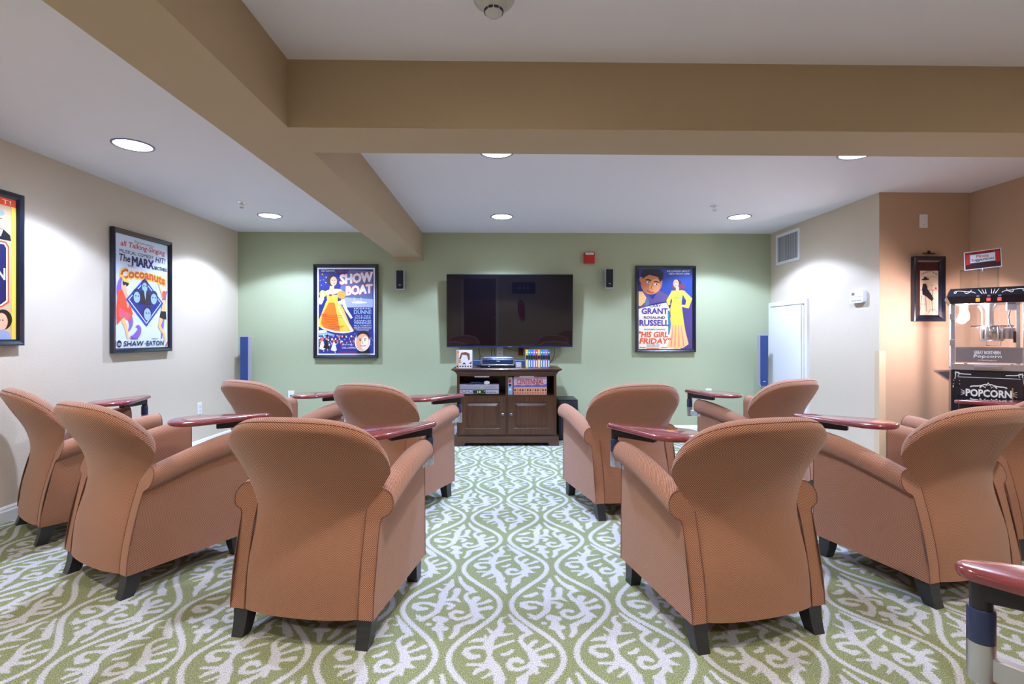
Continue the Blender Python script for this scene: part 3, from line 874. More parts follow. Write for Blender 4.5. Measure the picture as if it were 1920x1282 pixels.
# generic lady in a gown
C.poly([(.16, .62), (.36, .62), (.46, .52), (.56, .36), (.64, .275), (.48, .245), (.30, .255), (.12, .285), (.02, .33), (.03, .40), (.09, .50)], I_YEL)
C.poly([(.20, .60), (.30, .60), (.36, .40), (.40, .26), (.30, .255), (.14, .29), (.06, .36), (.10, .47)], I_ORG)
C.rib([(.36, .56), (.50, .38), (.60, .28)], [.02, .025, .03], I_WHITE); C.rib([(.08, .31), (.30, .265), (.50, .255), (.62, .275)], [.02, .03, .03, .02], I_WHITE)
C.poly([(.16, .69), (.36, .69), (.35, .60), (.18, .60)], I_YEL); C.el(.27, .725, .16, .045, I_WHITE, .15); C.el(.42, .69, .075, .07, I_GOLD); C.el(.10, .70, .06, .06, I_YEL)
C.rib([(.10, .70), (.05, .63), (.06, .58)], [.05, .05, .04], I_WHITE); C.rib([(.06, .585), (.10, .64), (.085, .74)], [.04, .04, .03], I_WHITE); C.rib([(.44, .64), (.50, .52), (.60, .42)], [.06, .05, .04], I_WHITE); C.el(.42, .60, .06, .035, I_WHITE)
C.rib([(.26, .80), (.25, .73)], [.07, .09], I_SKIN); C.el(.25, .855, .085, .10, I_HAIR); C.el(.285, .845, .058, .082, I_SKIN); C.el(.265, .855, .008, .006, I_HAIR); C.el(.305, .855, .008, .006, I_HAIR); C.rib([(.275, .815), (.31, .818)], .008, I_RED); C.el(.23, .685, .03, .02, I_RED)
C.tx('Hear:-', .06, .20, .45, .475, I_RED, shear=.2)
for i, (u0, u1) in enumerate(((.06, .44), (.07, .43), (.12, .36), (.14, .38), (.12, .30), (.20, .34), (.19, .46), (.20, .44))): C.rib([(u0, .44 - i * .02), (u1, .452 - i * .02)], .006, I_RED)
C.tx('IRENE', .64, .93, .525, .537, I_WHITE); C.tx('DUNNE', .64, .94, .468, .515, I_LBLUE, grow=.03); C.tx('ALLAN', .66, .92, .444, .456, I_WHITE); C.tx('JONES', .64, .93, .405, .438, I_LBLUE, grow=.03)
C.tx('CHARLES', .64, .94, .389, .400, I_WHITE); C.tx('WINNINGER', .64, .94, .352, .384, I_LBLUE, grow=.03); C.tx('PAUL ROBESON', .64, .94, .328, .342, I_WHITE); C.tx('HELEN MORGAN', .64, .94, .306, .320, I_WHITE); C.rib([(.64, .297), (.94, .297)], .006, I_WHITE); C.rib([(.68, .285), (.90, .285)], .006, I_WHITE)
C.poly([(.025, .02), (.975, .02), (.975, .28), (.62, .26), (.30, .235), (.10, .27), (.025, .25)], ink('river_blue', 44, 52, 140)); C.el(.09, .265, .08, .03, I_WHITE); C.rib([(.03, .235), (.16, .245), (.30, .225)], [.04, .05, .02], I_LBLUE)
rr = random.Random(3); crowd = [I_WHITE, I_VERM, I_ORG, I_BLK, I_LBLUE, I_SKIN]
for i in range(70):
    u, v = rr.uniform(.04, .64), rr.uniform(.11, .225)
    C.el(u, v, rr.uniform(.007, .016), rr.uniform(.01, .024), rr.choice(crowd), n=7)
for i in range(24): u, v = rr.uniform(.62, .96), rr.uniform(.10, .30); C.rib([(u, v), (u + .015, v - .02)], .006, I_LBLUE)
for (u, v, m) in ((.09, .10, I_WHITE), (.29, .085, I_WHITE), (.16, .11, I_BLK)):
    C.poly([(u - .01, v + .06), (u + .02, v + .06), (u + .055, v - .03), (u + .02, v - .045), (u - .05, v - .03)], m); C.el(u + .005, v + .075, .018, .022, I_ORG); C.rib([(u + .02, v - .04), (u + .03, v - .065)], .014, I_SKIN)
C.tx('JAMES WHALE', .43, .63, .105, .125, I_WHITE); C.tx('CARL LAEMMLE', .43, .67, .072, .092, I_WHITE); C.tx('UNIVERSAL PICTURE', .38, .67, .022, .036, I_RED)
C.poly([(.70, .02), (.72, .085), (.90, .085), (.91, .02)], I_BLK); C.el(.79, .155, .135, .175, I_WHITE, -.12); C.el(.80, .20, .115, .115, I_HAIR); C.el(.79, .145, .115, .15, I_SKIN, -.12); C.el(.83, .135, .065, .12, ink('face_highlight', 250, 226, 206), -.12)
C.el(.75, .165, .014, .010, I_HAIR); C.el(.83, .17, .014, .010, I_HAIR); C.rib([(.73, .18), (.77, .182)], .010, I_HAIR); C.rib([(.81, .187), (.86, .184)], .010, I_HAIR); C.rib([(.79, .16), (.785, .135), (.80, .132)], .010, I_TANSK); C.rib(bez([(.755, .108), (.80, .09), (.845, .112)], 6), .012, I_RED)

# --- back wall, newspaper comedy poster
D = Poster('framed comedy poster with cream lettering panel and woman in long yellow dress', (1.862, YB, 1.43), 0, 0.692, 0.985, I_CREAM, rail=0.036)
D.poly([(0, .52), (1, .30), (1, 1), (0, 1)], I_DBLUE); D.poly([(.40, .62), (1, .62), (1, 1), (.45, 1)], ink('poster_blue', 26, 62, 150)); D.poly([(.78, 0), (1, 0), (1, .58), (.72, .50)], ink('dusk_violet', 60, 50, 120))
D.poly([(0, .50), (0, .66), (.10, .74), (.26, .62), (.38, .74), (.58, .66), (.56, .60), (.40, .585), (.28, .57), (.10, .52)], ink('lavender_suit', 92, 78, 128)); D.poly([(0, .54), (0, .72), (.07, .72), (.17, .62), (.05, .54)], I_PEACH); D.poly([(.10, .54), (.14, .64), (.19, .62), (.20, .55)], ink('tie_grey', 92, 120, 150))
D.poly([(0, 0), (.60, 0), (.56, .30), (.58, .50), (.52, .58), (.36, .56), (.20, .54), (0, .50)], I_CREAM)
D.el(.24, .83, .20, .22, I_TANSK, -.25, 30); D.poly([(.04, .86), (.06, .98), (.14, 1), (.36, 1), (.46, .96), (.46, .88), (.40, .84), (.36, .90), (.20, .93), (.12, .90)], I_BLK); D.el(.045, .87, .028, .05, I_TANSK); D.el(.30, .79, .10, .13, ink('warm_cheek', 226, 150, 92), -.25)
D.el(.18, .835, .034, .016, I_WHITE, -.2); D.el(.19, .835, .014, .014, I_BLK); D.el(.325, .81, .034, .016, I_WHITE, -.1); D.el(.335, .81, .014, .014, I_BLK); D.rib([(.12, .865), (.18, .87), (.23, .85)], [.012, .028, .018], I_BLK); D.rib([(.28, .84), (.33, .845), (.39, .83)], [.018, .026, .012], I_BLK)
D.rib([(.26, .82), (.23, .755), (.265, .745)], [.012, .016, .014], ink('shadow_skin', 140, 74, 44)); D.rib(bez([(.15, .735), (.22, .70), (.29, .715)], 6), .014, ink('lip', 160, 50, 44))
D.tx('SHE LEARNED ABOUT', .52, .94, .965, .985, I_CREAM, shear=.3); D.tx('MEN FROM HIM!', .56, .94, .930, .953, I_CREAM, shear=.3)
# generic standing lady
D.el(.72, .815, .075, .075, I_HAIR); D.el(.80, .785, .07, .05, ink('auburn_curl', 112, 48, 74)); D.el(.665, .78, .045, .04, ink('auburn_curl', 112, 48, 74)); D.el(.695, .82, .052, .075, I_SKIN); D.el(.672, .835, .008, .006, I_HAIR); D.el(.705, .835, .008, .006, I_HAIR); D.rib([(.67, .79), (.70, .792)], .010, I_RED); D.rib([(.72, .78), (.72, .73)], .06, I_SKIN)
D.poly([(.61, .73), (.83, .735), (.80, .60), (.80, .55), (.84, .34), (.87, .22), (.93, .06), (.82, .01), (.68, .005), (.53, .03), (.59, .14), (.60, .30), (.585, .50), (.62, .60)], I_YEL)
D.poly([(.60, .30), (.84, .30), (.87, .20), (.93, .06), (.82, .01), (.68, .005), (.53, .03), (.59, .14)], I_PEACH)
for (u0, u1) in ((.64, .60), (.69, .67), (.74, .75), (.79, .84)): D.rib([(u0, .30), ((u0 + u1) / 2, .16), (u1, .03)], [.008, .02, .026], ink('coral_fold', 238, 134, 110))
D.rib([(.64, .72), (.55, .60), (.57, .55)], [.05, .075, .04], I_YEL); D.rib([(.82, .72), (.94, .62), (.90, .53), (.80, .54)], [.06, .12, .09, .03], I_YEL); D.rib([(.66, .645), (.80, .63)], .010, I_TEAL); D.rib([(.77, .53), (.82, .55)], .03, I_SKIN)
D.rib([(.555, .48), (.575, .30), (.56, .18)], [.03, .05, .02], I_TEAL)
D.tx('CARY', .20, .42, .522, .558, I_NAVY, grow=.02); D.tx('GRANT', .06, .54, .438, .508, I_VIO, grow=.04); D.tx('ROSALIND', .10, .49, .378, .410, I_NAVY, grow=.02); D.tx('RUSSELL', .02, .56, .292, .362, I_VIO, grow=.04); D.tx('IN', .28, .31, .268, .277, I_VERM); D.tx("HOWARD HAWKS'", .11, .50, .235, .256, I_NAVY)
D.tx('"HIS GIRL', .0, .54, .148, .218, I_VERM, grow=.03, shear=.15); D.tx('FRIDAY"', .02, .58, .068, .136, I_VERM, grow=.03, shear=.15)
D.tx('RALPH BELLAMY', .15, .39, .042, .057, I_NAVY); D.tx('GENE LOCKHART', .15, .39, .022, .036, I_NAVY); D.rib([(.02, .02), (.13, .02)], .012, I_VERM); D.rib([(.42, .02), (.53, .02)], .012, I_VERM); D.rib([(.15, .006), (.38, .006)], .010, I_VERM)

# --- alcove picture
Mp = Poster('narrow dark framed cocktail picture hanging beside the popcorn machine', (3.48, YJ, 1.505), 0, 0.262, 0.53, ink('maroon_mat', 60, 20, 28), rail=0.045, cat='picture', name='framed_picture')
Mp.poly([(.10, .02), (.98, .02), (.98, .84), (.10, .84)], ink('old_paper', 222, 204, 178))
Mp.tx('MARTINI', .18, .92, .755, .79, I_BLK, warp=arch(0.022)); Mp.rib([(.26 + i * .033, .715 + (.028 if i % 2 else 0)) for i in range(20)], .014, ink('grey_script', 110, 100, 96))
Mp.el(.36, .68, .20, .045, I_BLK, .1); Mp.el(.36, .70, .09, .07, I_BLK); Mp.el(.36, .64, .05, .07, I_PEACH); Mp.poly([(.24, .60), (.44, .60), (.46, .50), (.62, .42), (.76, .32), (.68, .27), (.40, .36), (.22, .40), (.20, .50)], I_BLK)
Mp.rib([(.40, .60), (.50, .52), (.60, .55)], .03, I_PEACH); Mp.rib([(.70, .29), (.82, .18), (.90, .13)], [.05, .035, .03], I_PEACH); Mp.rib([(.54, .30), (.58, .16), (.66, .12)], [.05, .035, .03], I_PEACH)
Mp.rib([(.10, .48), (.98, .48)], .018, I_BLK); Mp.rib([(.72, .48), (.66, .30), (.72, .06)], .022, I_BLK); Mp.rib(bez([(.50, .06), (.66, .18), (.72, .06), (.80, .18), (.92, .06)], 12), .02, I_BLK)
Mp.rib([(.18, .38), (.10, .10)], .018, I_BLK); Mp.rib([(.36, .36), (.42, .08)], .018, I_BLK); Mp.rib([(.13, .22), (.40, .22)], .014, I_BLK); Mp.rib([(.66, .49), (.66, .54)], .012, I_TEAL); Mp.el(.66, .565, .04, .03, ink('pale_green_drink', 150, 170, 120)); Mp.el(.86, .515, .06, .045, I_RED)

# ------------------------------------------------------------------ television
tv = thing('television', 'large wall mounted flat screen television, switched off', 'television', (0.078, YB, 1.405)); 
TW, TH = 1.415, 0.815
tilt = radians(2.3)
MB().box(-0.25, 0.25, -0.060, -0.002, -0.2, 0.2).obj('wall_bracket', M_BLACK, tv)
hd = MB().bbox(-TW / 2, TW / 2, -0.035, 0.012, -TH / 2, TH / 2, 0.004).obj('casing', mat('television_black', (0.010, 0.011, 0.016), 0.3), tv, loc=(0, -0.080, 0), rot=(tilt, 0, 0))
MB().box(-TW / 2 + .009, TW / 2 - .009, -0.0362, -0.034, -TH / 2 + .020, TH / 2 - .009).obj('screen', mat('dark_glass_screen', (0.003, 0.003, 0.006), 0.02, spec=0.75), hd)
bz = MB(); bz.box(-TW / 2, TW / 2, -0.0385, -0.033, -TH / 2, -TH / 2 + 0.010); bz.obj('bezel_strip', mat('blue_sheen_bezel', (0.05, 0.09, 0.22), 0.25, 0.7), hd)
MB().box(-0.022, 0.022, -0.0392, -0.038, -TH / 2 + .0030, -TH / 2 + .0080).obj('nameplate', M_STEEL, hd)

# ------------------------------------------------------------------ television stand
CX, CF, CB = 0.04, 5.12, 5.62
st = thing('media_cabinet', 'dark walnut media cabinet with two raised panel doors under the television', 'cabinet', (CX, CF, 0))
def cb(name, m, *a, b=0.0, parent=st): return box(name, m, parent, *a, b=b)
hw = 0.508; dp = CB - CF
# plinth with bracket feet
pts = [(-.53, 0), (-.44, 0), (-.42, .035), (.42, .035), (.44, 0), (.53, 0), (.53, .085), (.515, .10), (-.515, .10), (-.53, .085)]
bb = MB(); bb.prism(pts, -0.022, 0.0); bb.box(-.53, -.50, 0, dp, 0, .10); bb.box(.50, .53, 0, dp, 0, .10); o = bb.obj('plinth', M_WALNUT_H, st); fix_normals(o)
cb('side_panel', M_WALNUT, -hw, -hw + .025, 0, dp, .10, .735); cb('side_panel', M_WALNUT, hw - .025, hw, 0, dp, .10, .735)
cb('back_panel', M_WALNUT, -hw + .025, hw - .025, dp - .012, dp, .10, .735)
cb('bottom_panel', M_WALNUT_H, -hw + .025, hw - .025, 0.002, dp - .012, .10, .118)
cb('shelf', M_WALNUT_H, -hw + .025, hw - .025, 0.002, dp - .012, .498, .516)
cb('centre_post', M_WALNUT, -.013, .013, 0, dp - .012, .118, .735)
cb('top_rail', M_WALNUT_H, -hw + .025, hw - .025, -0.002, .03, .712, .735)
bb = MB(); prof = [(0.0, .730), (0.008, .738), (0.014, .752), (0.030, .765), (0.046, .774), (0.052, .776), (0.052, .786), (0.048, .790), (0.0, .790)]
k = len(prof); vs = []
for (x, y, ox, oy) in ((-hw, dp, -1, 0), (-hw, 0, -1, -1), (hw, 0, 1, -1), (hw, dp, 1, 0)):
    for (o_, z) in prof: vs.append((x + ox * o_, y + oy * o_, z))
fs = [(c * k + i, (c + 1) * k + i, (c + 1) * k + i + 1, c * k + i + 1) for c in range(3) for i in range(k - 1)]
bb.add(vs, fs); bb.box(-hw, hw, 0, dp, .732, .7899); o = bb.obj('top', M_WALNUT_H, st); fix_normals(o)
for s in (-1, 1):
    x0, x1 = (-.482, -.014) if s < 0 else (.014, .482)
    dr = MB(); z0, z1 = .122, .508; rl = .055
    dr.box(x0, x0 + rl, -.018, 0, z0, z1); dr.box(x1 - rl, x1, -.018, 0, z0, z1); dr.box(x0 + rl, x1 - rl, -.018, 0, z0, z0 + rl); dr.box(x0 + rl, x1 - rl, -.018, 0, z1 - rl, z1)
    do = dr.obj('door', M_WALNUT, st)
    pn = MB(); a0, a1, c0, c1 = x0 + rl, x1 - rl, z0 + rl, z1 - rl
    rg = [(0, -.016), (.010, -.008), (.020, -.008), (.042, -.017)]
    vs = []; fs = []
    for (i_, y_) in rg: vs += [(a0 + i_, y_, c0 + i_), (a1 - i_, y_, c0 + i_), (a1 - i_, y_, c1 - i_), (a0 + i_, y_, c1 - i_)]
    for r_ in range(3):
        for q_ in range(4): fs.append((r_ * 4 + q_, r_ * 4 + (q_ + 1) % 4, r_ * 4 + 4 + (q_ + 1) % 4, r_ * 4 + 4 + q_))
    fs.append((12, 13, 14, 15)); pn.add(vs, fs); o = pn.obj('raised_panel', M_WALNUT, do); fix_normals(o)
    kb = MB(); kx = x1 - .028 if s < 0 else x0 + .028
    kb.lathe([(.006, -.018), (.006, -.028), (.014, -.033), (.016, -.040), (.011, -.046), (.002, -.048)], 16, (kx, 0, .325), axis='y'); kb.obj('knob', mat('pewter_knob', (.20, .19, .21), .35, 1.0), do, smooth=40)
cb('white_strip', M_PLAST, -.33, -.18, .01, .05, .700, .712); cb('white_strip', M_PLAST, .13, .28, .01, .05, .700, .712)  # plain white plastic strips under the top rail, not lamps

# video recorder on the cabinet shelf
M_SILV = mat('silver_plastic', (.50, .49, .58), .35, .4)
v = thing('video_recorder', 'silver video and disc player with green clock on cabinet shelf', 'video player', (-.245, CF + .02, .516))
MB().bbox(-.205, .205, 0, .26, .010, .108, .003).obj('body', M_SILV, v)
for x in (-.16, .16): MB().lathe([(.016, 0), (.016, .0105)], 12, (x, .04, 0)).obj('foot', M_BLACK, v)
MB().box(-.205, .205, -.0015, 0.001, .054, .058).obj('seam_strip', M_BLACK, v)
MB().bbox(-.17, .01, -.003, .002, .066, .090, .001).obj('tape_slot', mat('silver_flap', (.42, .41, .5), .3, .4), v)
MB().bbox(.05, .18, -.003, .002, .070, .090, .001).obj('disc_tray', mat('silver_flap', (.42, .41, .5), .3, .4), v)
dsp = MB().box(-.06, .068, -.003, .002, .016, .050).obj('display', M_DARK, v)
M_GRN = mat('green_digits', (.05, .4, .02), .5, emit=(.25, 1.0, .05), estr=1.6)
text('1:0', -.018, .016, .024, .042, -.0035, M_GRN, dsp); text('-', .052, .060, .038, .041, -.0035, M_GRN, dsp)
for i in range(12):
    x = -.185 + i * .0095 if i < 6 else -.12 + (i - 6) * .011
    MB().box(x, x + .006, -.004, 0, .022 + (.014 if i % 2 else 0), .030 + (.014 if i % 2 else 0)).obj('button', M_BLACK if i % 3 else M_PLAST, v)
for i in range(8): MB().box(.085 + i * .013, .093 + i * .013, -.004, 0, .024 + (.014 if i % 2 else 0), .031 + (.014 if i % 2 else 0)).obj('button', M_PLAST if i % 2 else M_BLACK, v)
# remote control and a small grey device lying on the recorder
r = thing('remote_control', 'dark blue remote control lying on the silver video player', 'remote', (-.27, CF + .09, .624), radians(14))
MB().bbox(-.075, .075, -.022, .022, 0, .018, .006).obj('body', mat('dark_blue_plastic', (.02, .04, .12), .4), r)
b = MB()
for i in range(5): b.box(-.055 + i * .02, -.045 + i * .02, -.008, .008, .018, .021)
b.obj('key_pad', M_GREY if False else M_STEEL, r)
r = thing('small_set_top_box', 'small pale grey rounded device on top of the video player', 'device', (-.165, CF + .03, .624))
MB().prism(ell(0, .017, .030, .017, 20), 0, .06).obj('body', M_PLAST, r); MB().box(-.018, .018, -.001, .002, .012, .016).obj('front_strip', M_STEEL, r)

# tapes
def tape(name, x, y, z, wd, h, dpth, m, label, cat='video tape', group=None, parent=None, band=None, lab=True):
    o = MB().bbox(-wd / 2, wd / 2, 0, dpth, 0, h, .0012).obj(name, m, parent, loc=(x, y, z))
    if parent is None: tag(o, label, cat, group)
    if band: band(o, wd, h)
    return o
def band_spine(m2, m3, dot):
    def f(o, wd, h):
        MB().box(-wd / 2 + .001, wd / 2 - .001, -.0008, .001, h * .48, h * .70).obj('spine_picture', m2, o)
        MB().add([(p[0], -.0010, p[1]) for p in ell(0, h * .86, wd * .30, wd * .36, 12)], [tuple(range(12))]).obj('spine_emblem', dot, o)
        MB().box(-wd / 2 + .006, wd / 2 - .006, -.0008, .001, h * .06, h * .42).obj('spine_title', m3, o)
    return f
T0 = CF + .06
cols = [('yellow', 240, 196, 40), ('teal', 40, 150, 176), ('royal blue', 60, 110, 220), ('lilac', 150, 130, 215), ('red', 226, 66, 60), ('golden', 244, 190, 70), ('sea green', 40, 140, 160), ('sky blue', 80, 130, 205), ('violet', 158, 120, 205), ('dark teal', 24, 110, 120)]
place = ['at the left end of the colourful row', 'next to the yellow one', 'third in the colourful row', 'just left of the red one', 'standing in the colourful row', 'just right of the red one', 'fourth from the right end of the row', 'third from the right end of the row', 'next to last of the row', 'at the right end of the row']
tw = .0252
for i, (n, r_, g_, b_) in enumerate(cols):
    mm = mat('tape_sleeve_' + n.replace(' ', '_'), srgb(r_, g_, b_), .4)
    tape('video_tape', .235 + i * tw + .013, T0, .7902, tw - .0012, .187, .105, mm, n + ' video tape ' + place[i], group='colourful tapes on the cabinet', band=band_spine(I_BLK if i % 2 else I_HAIR, I_WHITE if i % 2 else I_CREAM, I_WHITE))
# left picture set: five sleeves whose spines make one picture
ls = thing('video_box_set', 'white video box set with horse picture spines, left end of cabinet top', 'box set', (-.400, T0, .7902))
for i in range(6):
    o = tape('tape', -.068 + i * .0272, 0, 0, .0262, .187, .105, I_WHITE if i else ink('box_sepia', 190, 178, 160), '', parent=ls)
    MB().add([(p[0], -.001, p[1]) for p in ell(0, .018, .008, .009, 10)], [tuple(range(10))]).obj('spine_emblem', I_HAIR, o)
    if i == 0: MB().add([(p[0], -.001, p[1]) for p in ell(.006, .165, .012, .012, 12)], [tuple(range(12))]).obj('price_sticker', I_ORG, o)
for pts_, m_ in (([(-.05, .10), (-.03, .16), (.02, .165), (.055, .15), (.06, .09), (.045, .08), (.03, .135), (-.02, .14), (-.035, .09)], ink('chestnut', 132, 84, 56)), (ell(-.045, .095, .012, .014, 12), I_SKIN), ([(-.06, .05), (-.055, .085), (-.035, .085), (-.03, .05)], ink('ochre', 206, 160, 90)), ([(.05, .045), (.075, .075), (.076, .04)], ink('chestnut', 132, 84, 56)), ([(-.02, .04), (0, .06), (.02, .04)], I_DBLUE)):
    flat('spine_picture', pts_, -.0014, m_, ls)
MB().box(-.081, .082, .001, .104, .187, .189).obj('slipcase_top', I_DBLUE, ls)
# right shelf compartment
tape('video_tape', .085 - .012, CF + .04, .5162, .050, .182, .105, ink('pale_blue_sleeve', 140, 190, 225), 'thick pale blue tape box standing left of the red tape in the cabinet', band=lambda o, w_, h_: (MB().box(-.014, .014, -.001, .001, h_ * .68, h_ * .88).obj('spine_picture', I_RED, o), MB().box(-.014, .014, -.001, .001, h_ * .48, h_ * .62).obj('spine_picture', I_NAVY, o), MB().box(-.016, .016, -.001, .001, h_ * .90, h_ * .98).obj('spine_title', I_CREAM, o), MB().box(-.012, .012, -.001, .001, h_ * .25, h_ * .36).obj('spine_picture', I_WHITE, o)))
tape('video_tape', .106, CF + .04, .5162, .011, .178, .105, ink('red_sleeve', 186, 40, 34), 'thin red tape between the pale blue box and the long box set')
cs = thing('video_box_set', 'long boxed tape set with mountain scene and red lettering in cabinet', 'box set', (.282, CF + .04, .5162))
for i in range(13):
    o = tape('tape', -.156 + i * .0261, 0, 0, .0253, .187, .105, ink('dusk_sky', 214, 176, 190), '', parent=cs)
    MB().box(-.0122, .0122, -.0008, .001, .004, .080).obj('spine_base', ink('sandstone', 226, 168, 128), o)
    MB().add([(p[0], -.0012, p[1]) for p in ell(0, .048, .008, .012, 12)], [tuple(range(12))]).obj('spine_picture', (I_HAIR, I_TANSK, I_BLK)[i % 3], o)
    MB().box(-.007, .007, -.0012, .001, .012, .028).obj('spine_title', I_VERM if i % 2 else I_TANSK, o)
flat('mountain_picture', [(-.168, .080), (-.168, .096), (-.12, .104), (-.08, .094), (-.03, .106), (.02, .098), (.07, .110), (.12, .100), (.168, .112), (.168, .080)], -.0014, ink('mountain_lilac', 110, 100, 170), cs)
text('CENTENNIAL', -.138, .138, .108, .160, -.0018, ink('brick_red', 176, 50, 40), cs, grow=.015)
# rounded silver blue player on the top
pl = thing('audio_player', 'rounded blue and silver player standing on the cabinet top', 'audio player', (-.052, CF + .05, .7902))
def rr_out(hx, hz, r_, n=8):
    o = []
    for (cx, cz, s0) in ((hx - r_, hz - r_, 0), (-hx + r_, hz - r_, pi / 2), (-hx + r_, -hz + r_, pi), (hx - r_, -hz + r_, 3 * pi / 2)):
        for k_ in range(n): a = s0 + pi / 2 * k_ / (n - 1); o.append((cx + r_ * cos(a), cz + r_ * sin(a)))
    return o
MB().prism([(x, z + .066) for x, z in rr_out(.178, .054, .05)], .012, .18).obj('body', mat('player_silver', (.5, .5, .56), .25, .9), pl, smooth=30)
b = MB(); prof = []
for k_ in range(13): a = -pi / 2 + pi * k_ / 12; prof.append((.018 - .030 * cos(a), .066 + .052 * sin(a)))
vs = [(x, y, z) for x in (-.158, .158) for y, z in prof] ; n_ = len(prof)
fs = [(i, i + 1, n_ + i + 1, n_ + i) for i in range(n_ - 1)] + [tuple(range(n_)), tuple(range(2 * n_ - 1, n_ - 1, -1))]
o = b.add(vs, fs).obj('curved_front', mat('navy_gloss_front', (.03, .06, .16), .12, .6), pl, smooth=50); fix_normals(o)
for z in (.106, .034): MB().tube([(-.158, .018 - .030 * sqrt(max(0, 1 - ((z - .066) / .052) ** 2)), z), (.158, .018 - .030 * sqrt(max(0, 1 - ((z - .066) / .052) ** 2)), z)], .0045, 8).obj('chrome_strip', M_CHROME, pl, smooth=60)
MB().box(-.014, .020, -.0135, -.010, .070, .076).obj('nameplate', M_PLAST, pl)
MB().lathe([(.012, 0), (.010, .006)], 14, (-.09, -.002, .014)).obj('dial', M_CHROME, pl); MB().bbox(-.14, .14, -.006, .15, 0, .014, .003).obj('foot', M_BLACK, pl)
# centre speaker bar behind it, and a small grey box
sb = thing('sound_bar', 'long dark blue speaker bar lying behind the rounded player', 'speaker', (-.06, CF + .27, .7902))
MB().bbox(-.30, .30, 0, .09, .012, .070, .006).obj('body', mat('blue_grille', (.03, .06, .17), .5), sb); MB().box(-.22, -.12, -.02, .05, 0, .012).obj('foot', M_BLACK, sb); MB().box(.12, .22, 0, .05, 0, .012).obj('foot', M_BLACK, sb)
gb = thing('cable_adapter', 'small pale grey square box beside the rounded player', 'adapter', (.162, CF + .07, .7902)); MB().bbox(-.030, .030, 0, .05, 0, .056, .003).obj('body', mat('grey_box_plastic', (.4, .42, .5), .4), gb); MB().box(-.02, .02, -.001, .001, .012, .042).obj('front_plate', mat('grey_box_plate', (.55, .56, .62), .4), gb)

# sub-woofer, tower speakers, wall speakers
sw = thing('subwoofer', 'black box speaker on the floor at the right side of the cabinet', 'speaker', (.700, 5.36, 0))
MB().bbox(-.105, .105, 0, .33, .02, .44, .006).obj('body', M_BLACK, sw); MB().bbox(-.09, .09, -.012, 0.0, .05, .42, .004).obj('grille', mat('charcoal_cloth', (.02, .021, .025), .9), sw)
for x in (-.08, .08):
    for y in (.03, .3): MB().lathe([(.014, 0), (.016, .021)], 10, (x, y, 0)).obj('foot', M_BLACK, sw)
M_GRILLE = mat('blue_speaker_cloth', (.020, .050, .20), .55); 
def tower(x, y, label, zb, zt):
    t = thing('tower_speaker', label, 'speaker', (x, y, 0), 0, 'slim blue tower speakers')
    MB().prism(rr_out(.047, (zt - zb) / 2, .008, 4), 0, .06).obj('body', M_SILV, t, loc=(0, 0, (zt + zb) / 2))
    pts_ = [(-.040, zb + .03), (-.030, zb + .006), (.030, zb + .006), (.040, zb + .03), (.040, zt - .008), (-.040, zt - .008)]
    MB().prism(pts_, -.012, .002).obj('grille', M_GRILLE, t)
    MB().box(-.012, .012, -.0135, -.0115, zb + .055, zb + .062).obj('nameplate', M_PLAST, t)
    MB().lathe([(.016, .02), (.016, zb + .01)], 14, (0, .03, 0)).obj('pole', M_STEEL, t, smooth=40)
    MB().lathe([(.115, 0), (.115, .012), (.09, .022), (.02, .026)], 28, (0, .03, 0)).obj('base', M_SILV, t, smooth=40)
tower(-2.835, 5.55, 'slim blue tower speaker standing in the left corner of the green wall', .52, 1.12)
tower(2.90, 5.52, 'slim blue tower speaker standing in the right corner by the service door', .56, 1.135)
def sat(x, z, label):
    t = thing('wall_speaker', label, 'speaker', (x, YB, z), 0, 'small wall speakers')
    MB().bbox(-.046, .046, -.085, -.02, -.112, .112, .006).obj('body', M_SILV, t); MB().bbox(-.040, .040, -.094, -.08, -.100, .104, .005).obj('grille', mat('black_cloth', (.012, .014, .022), .8), t)
    MB().box(-.010, .010, -.0955, -.093, -.062, -.056).obj('nameplate', M_PLAST, t); MB().box(-.02, .02, -.02, 0, -.03, .03).obj('bracket', M_BLACK, t)
sat(-1.155, 1.752, 'small black wall speaker below the end of the long beam'); sat(1.205, 1.772, 'small black wall speaker right of the television by the red alarm box')

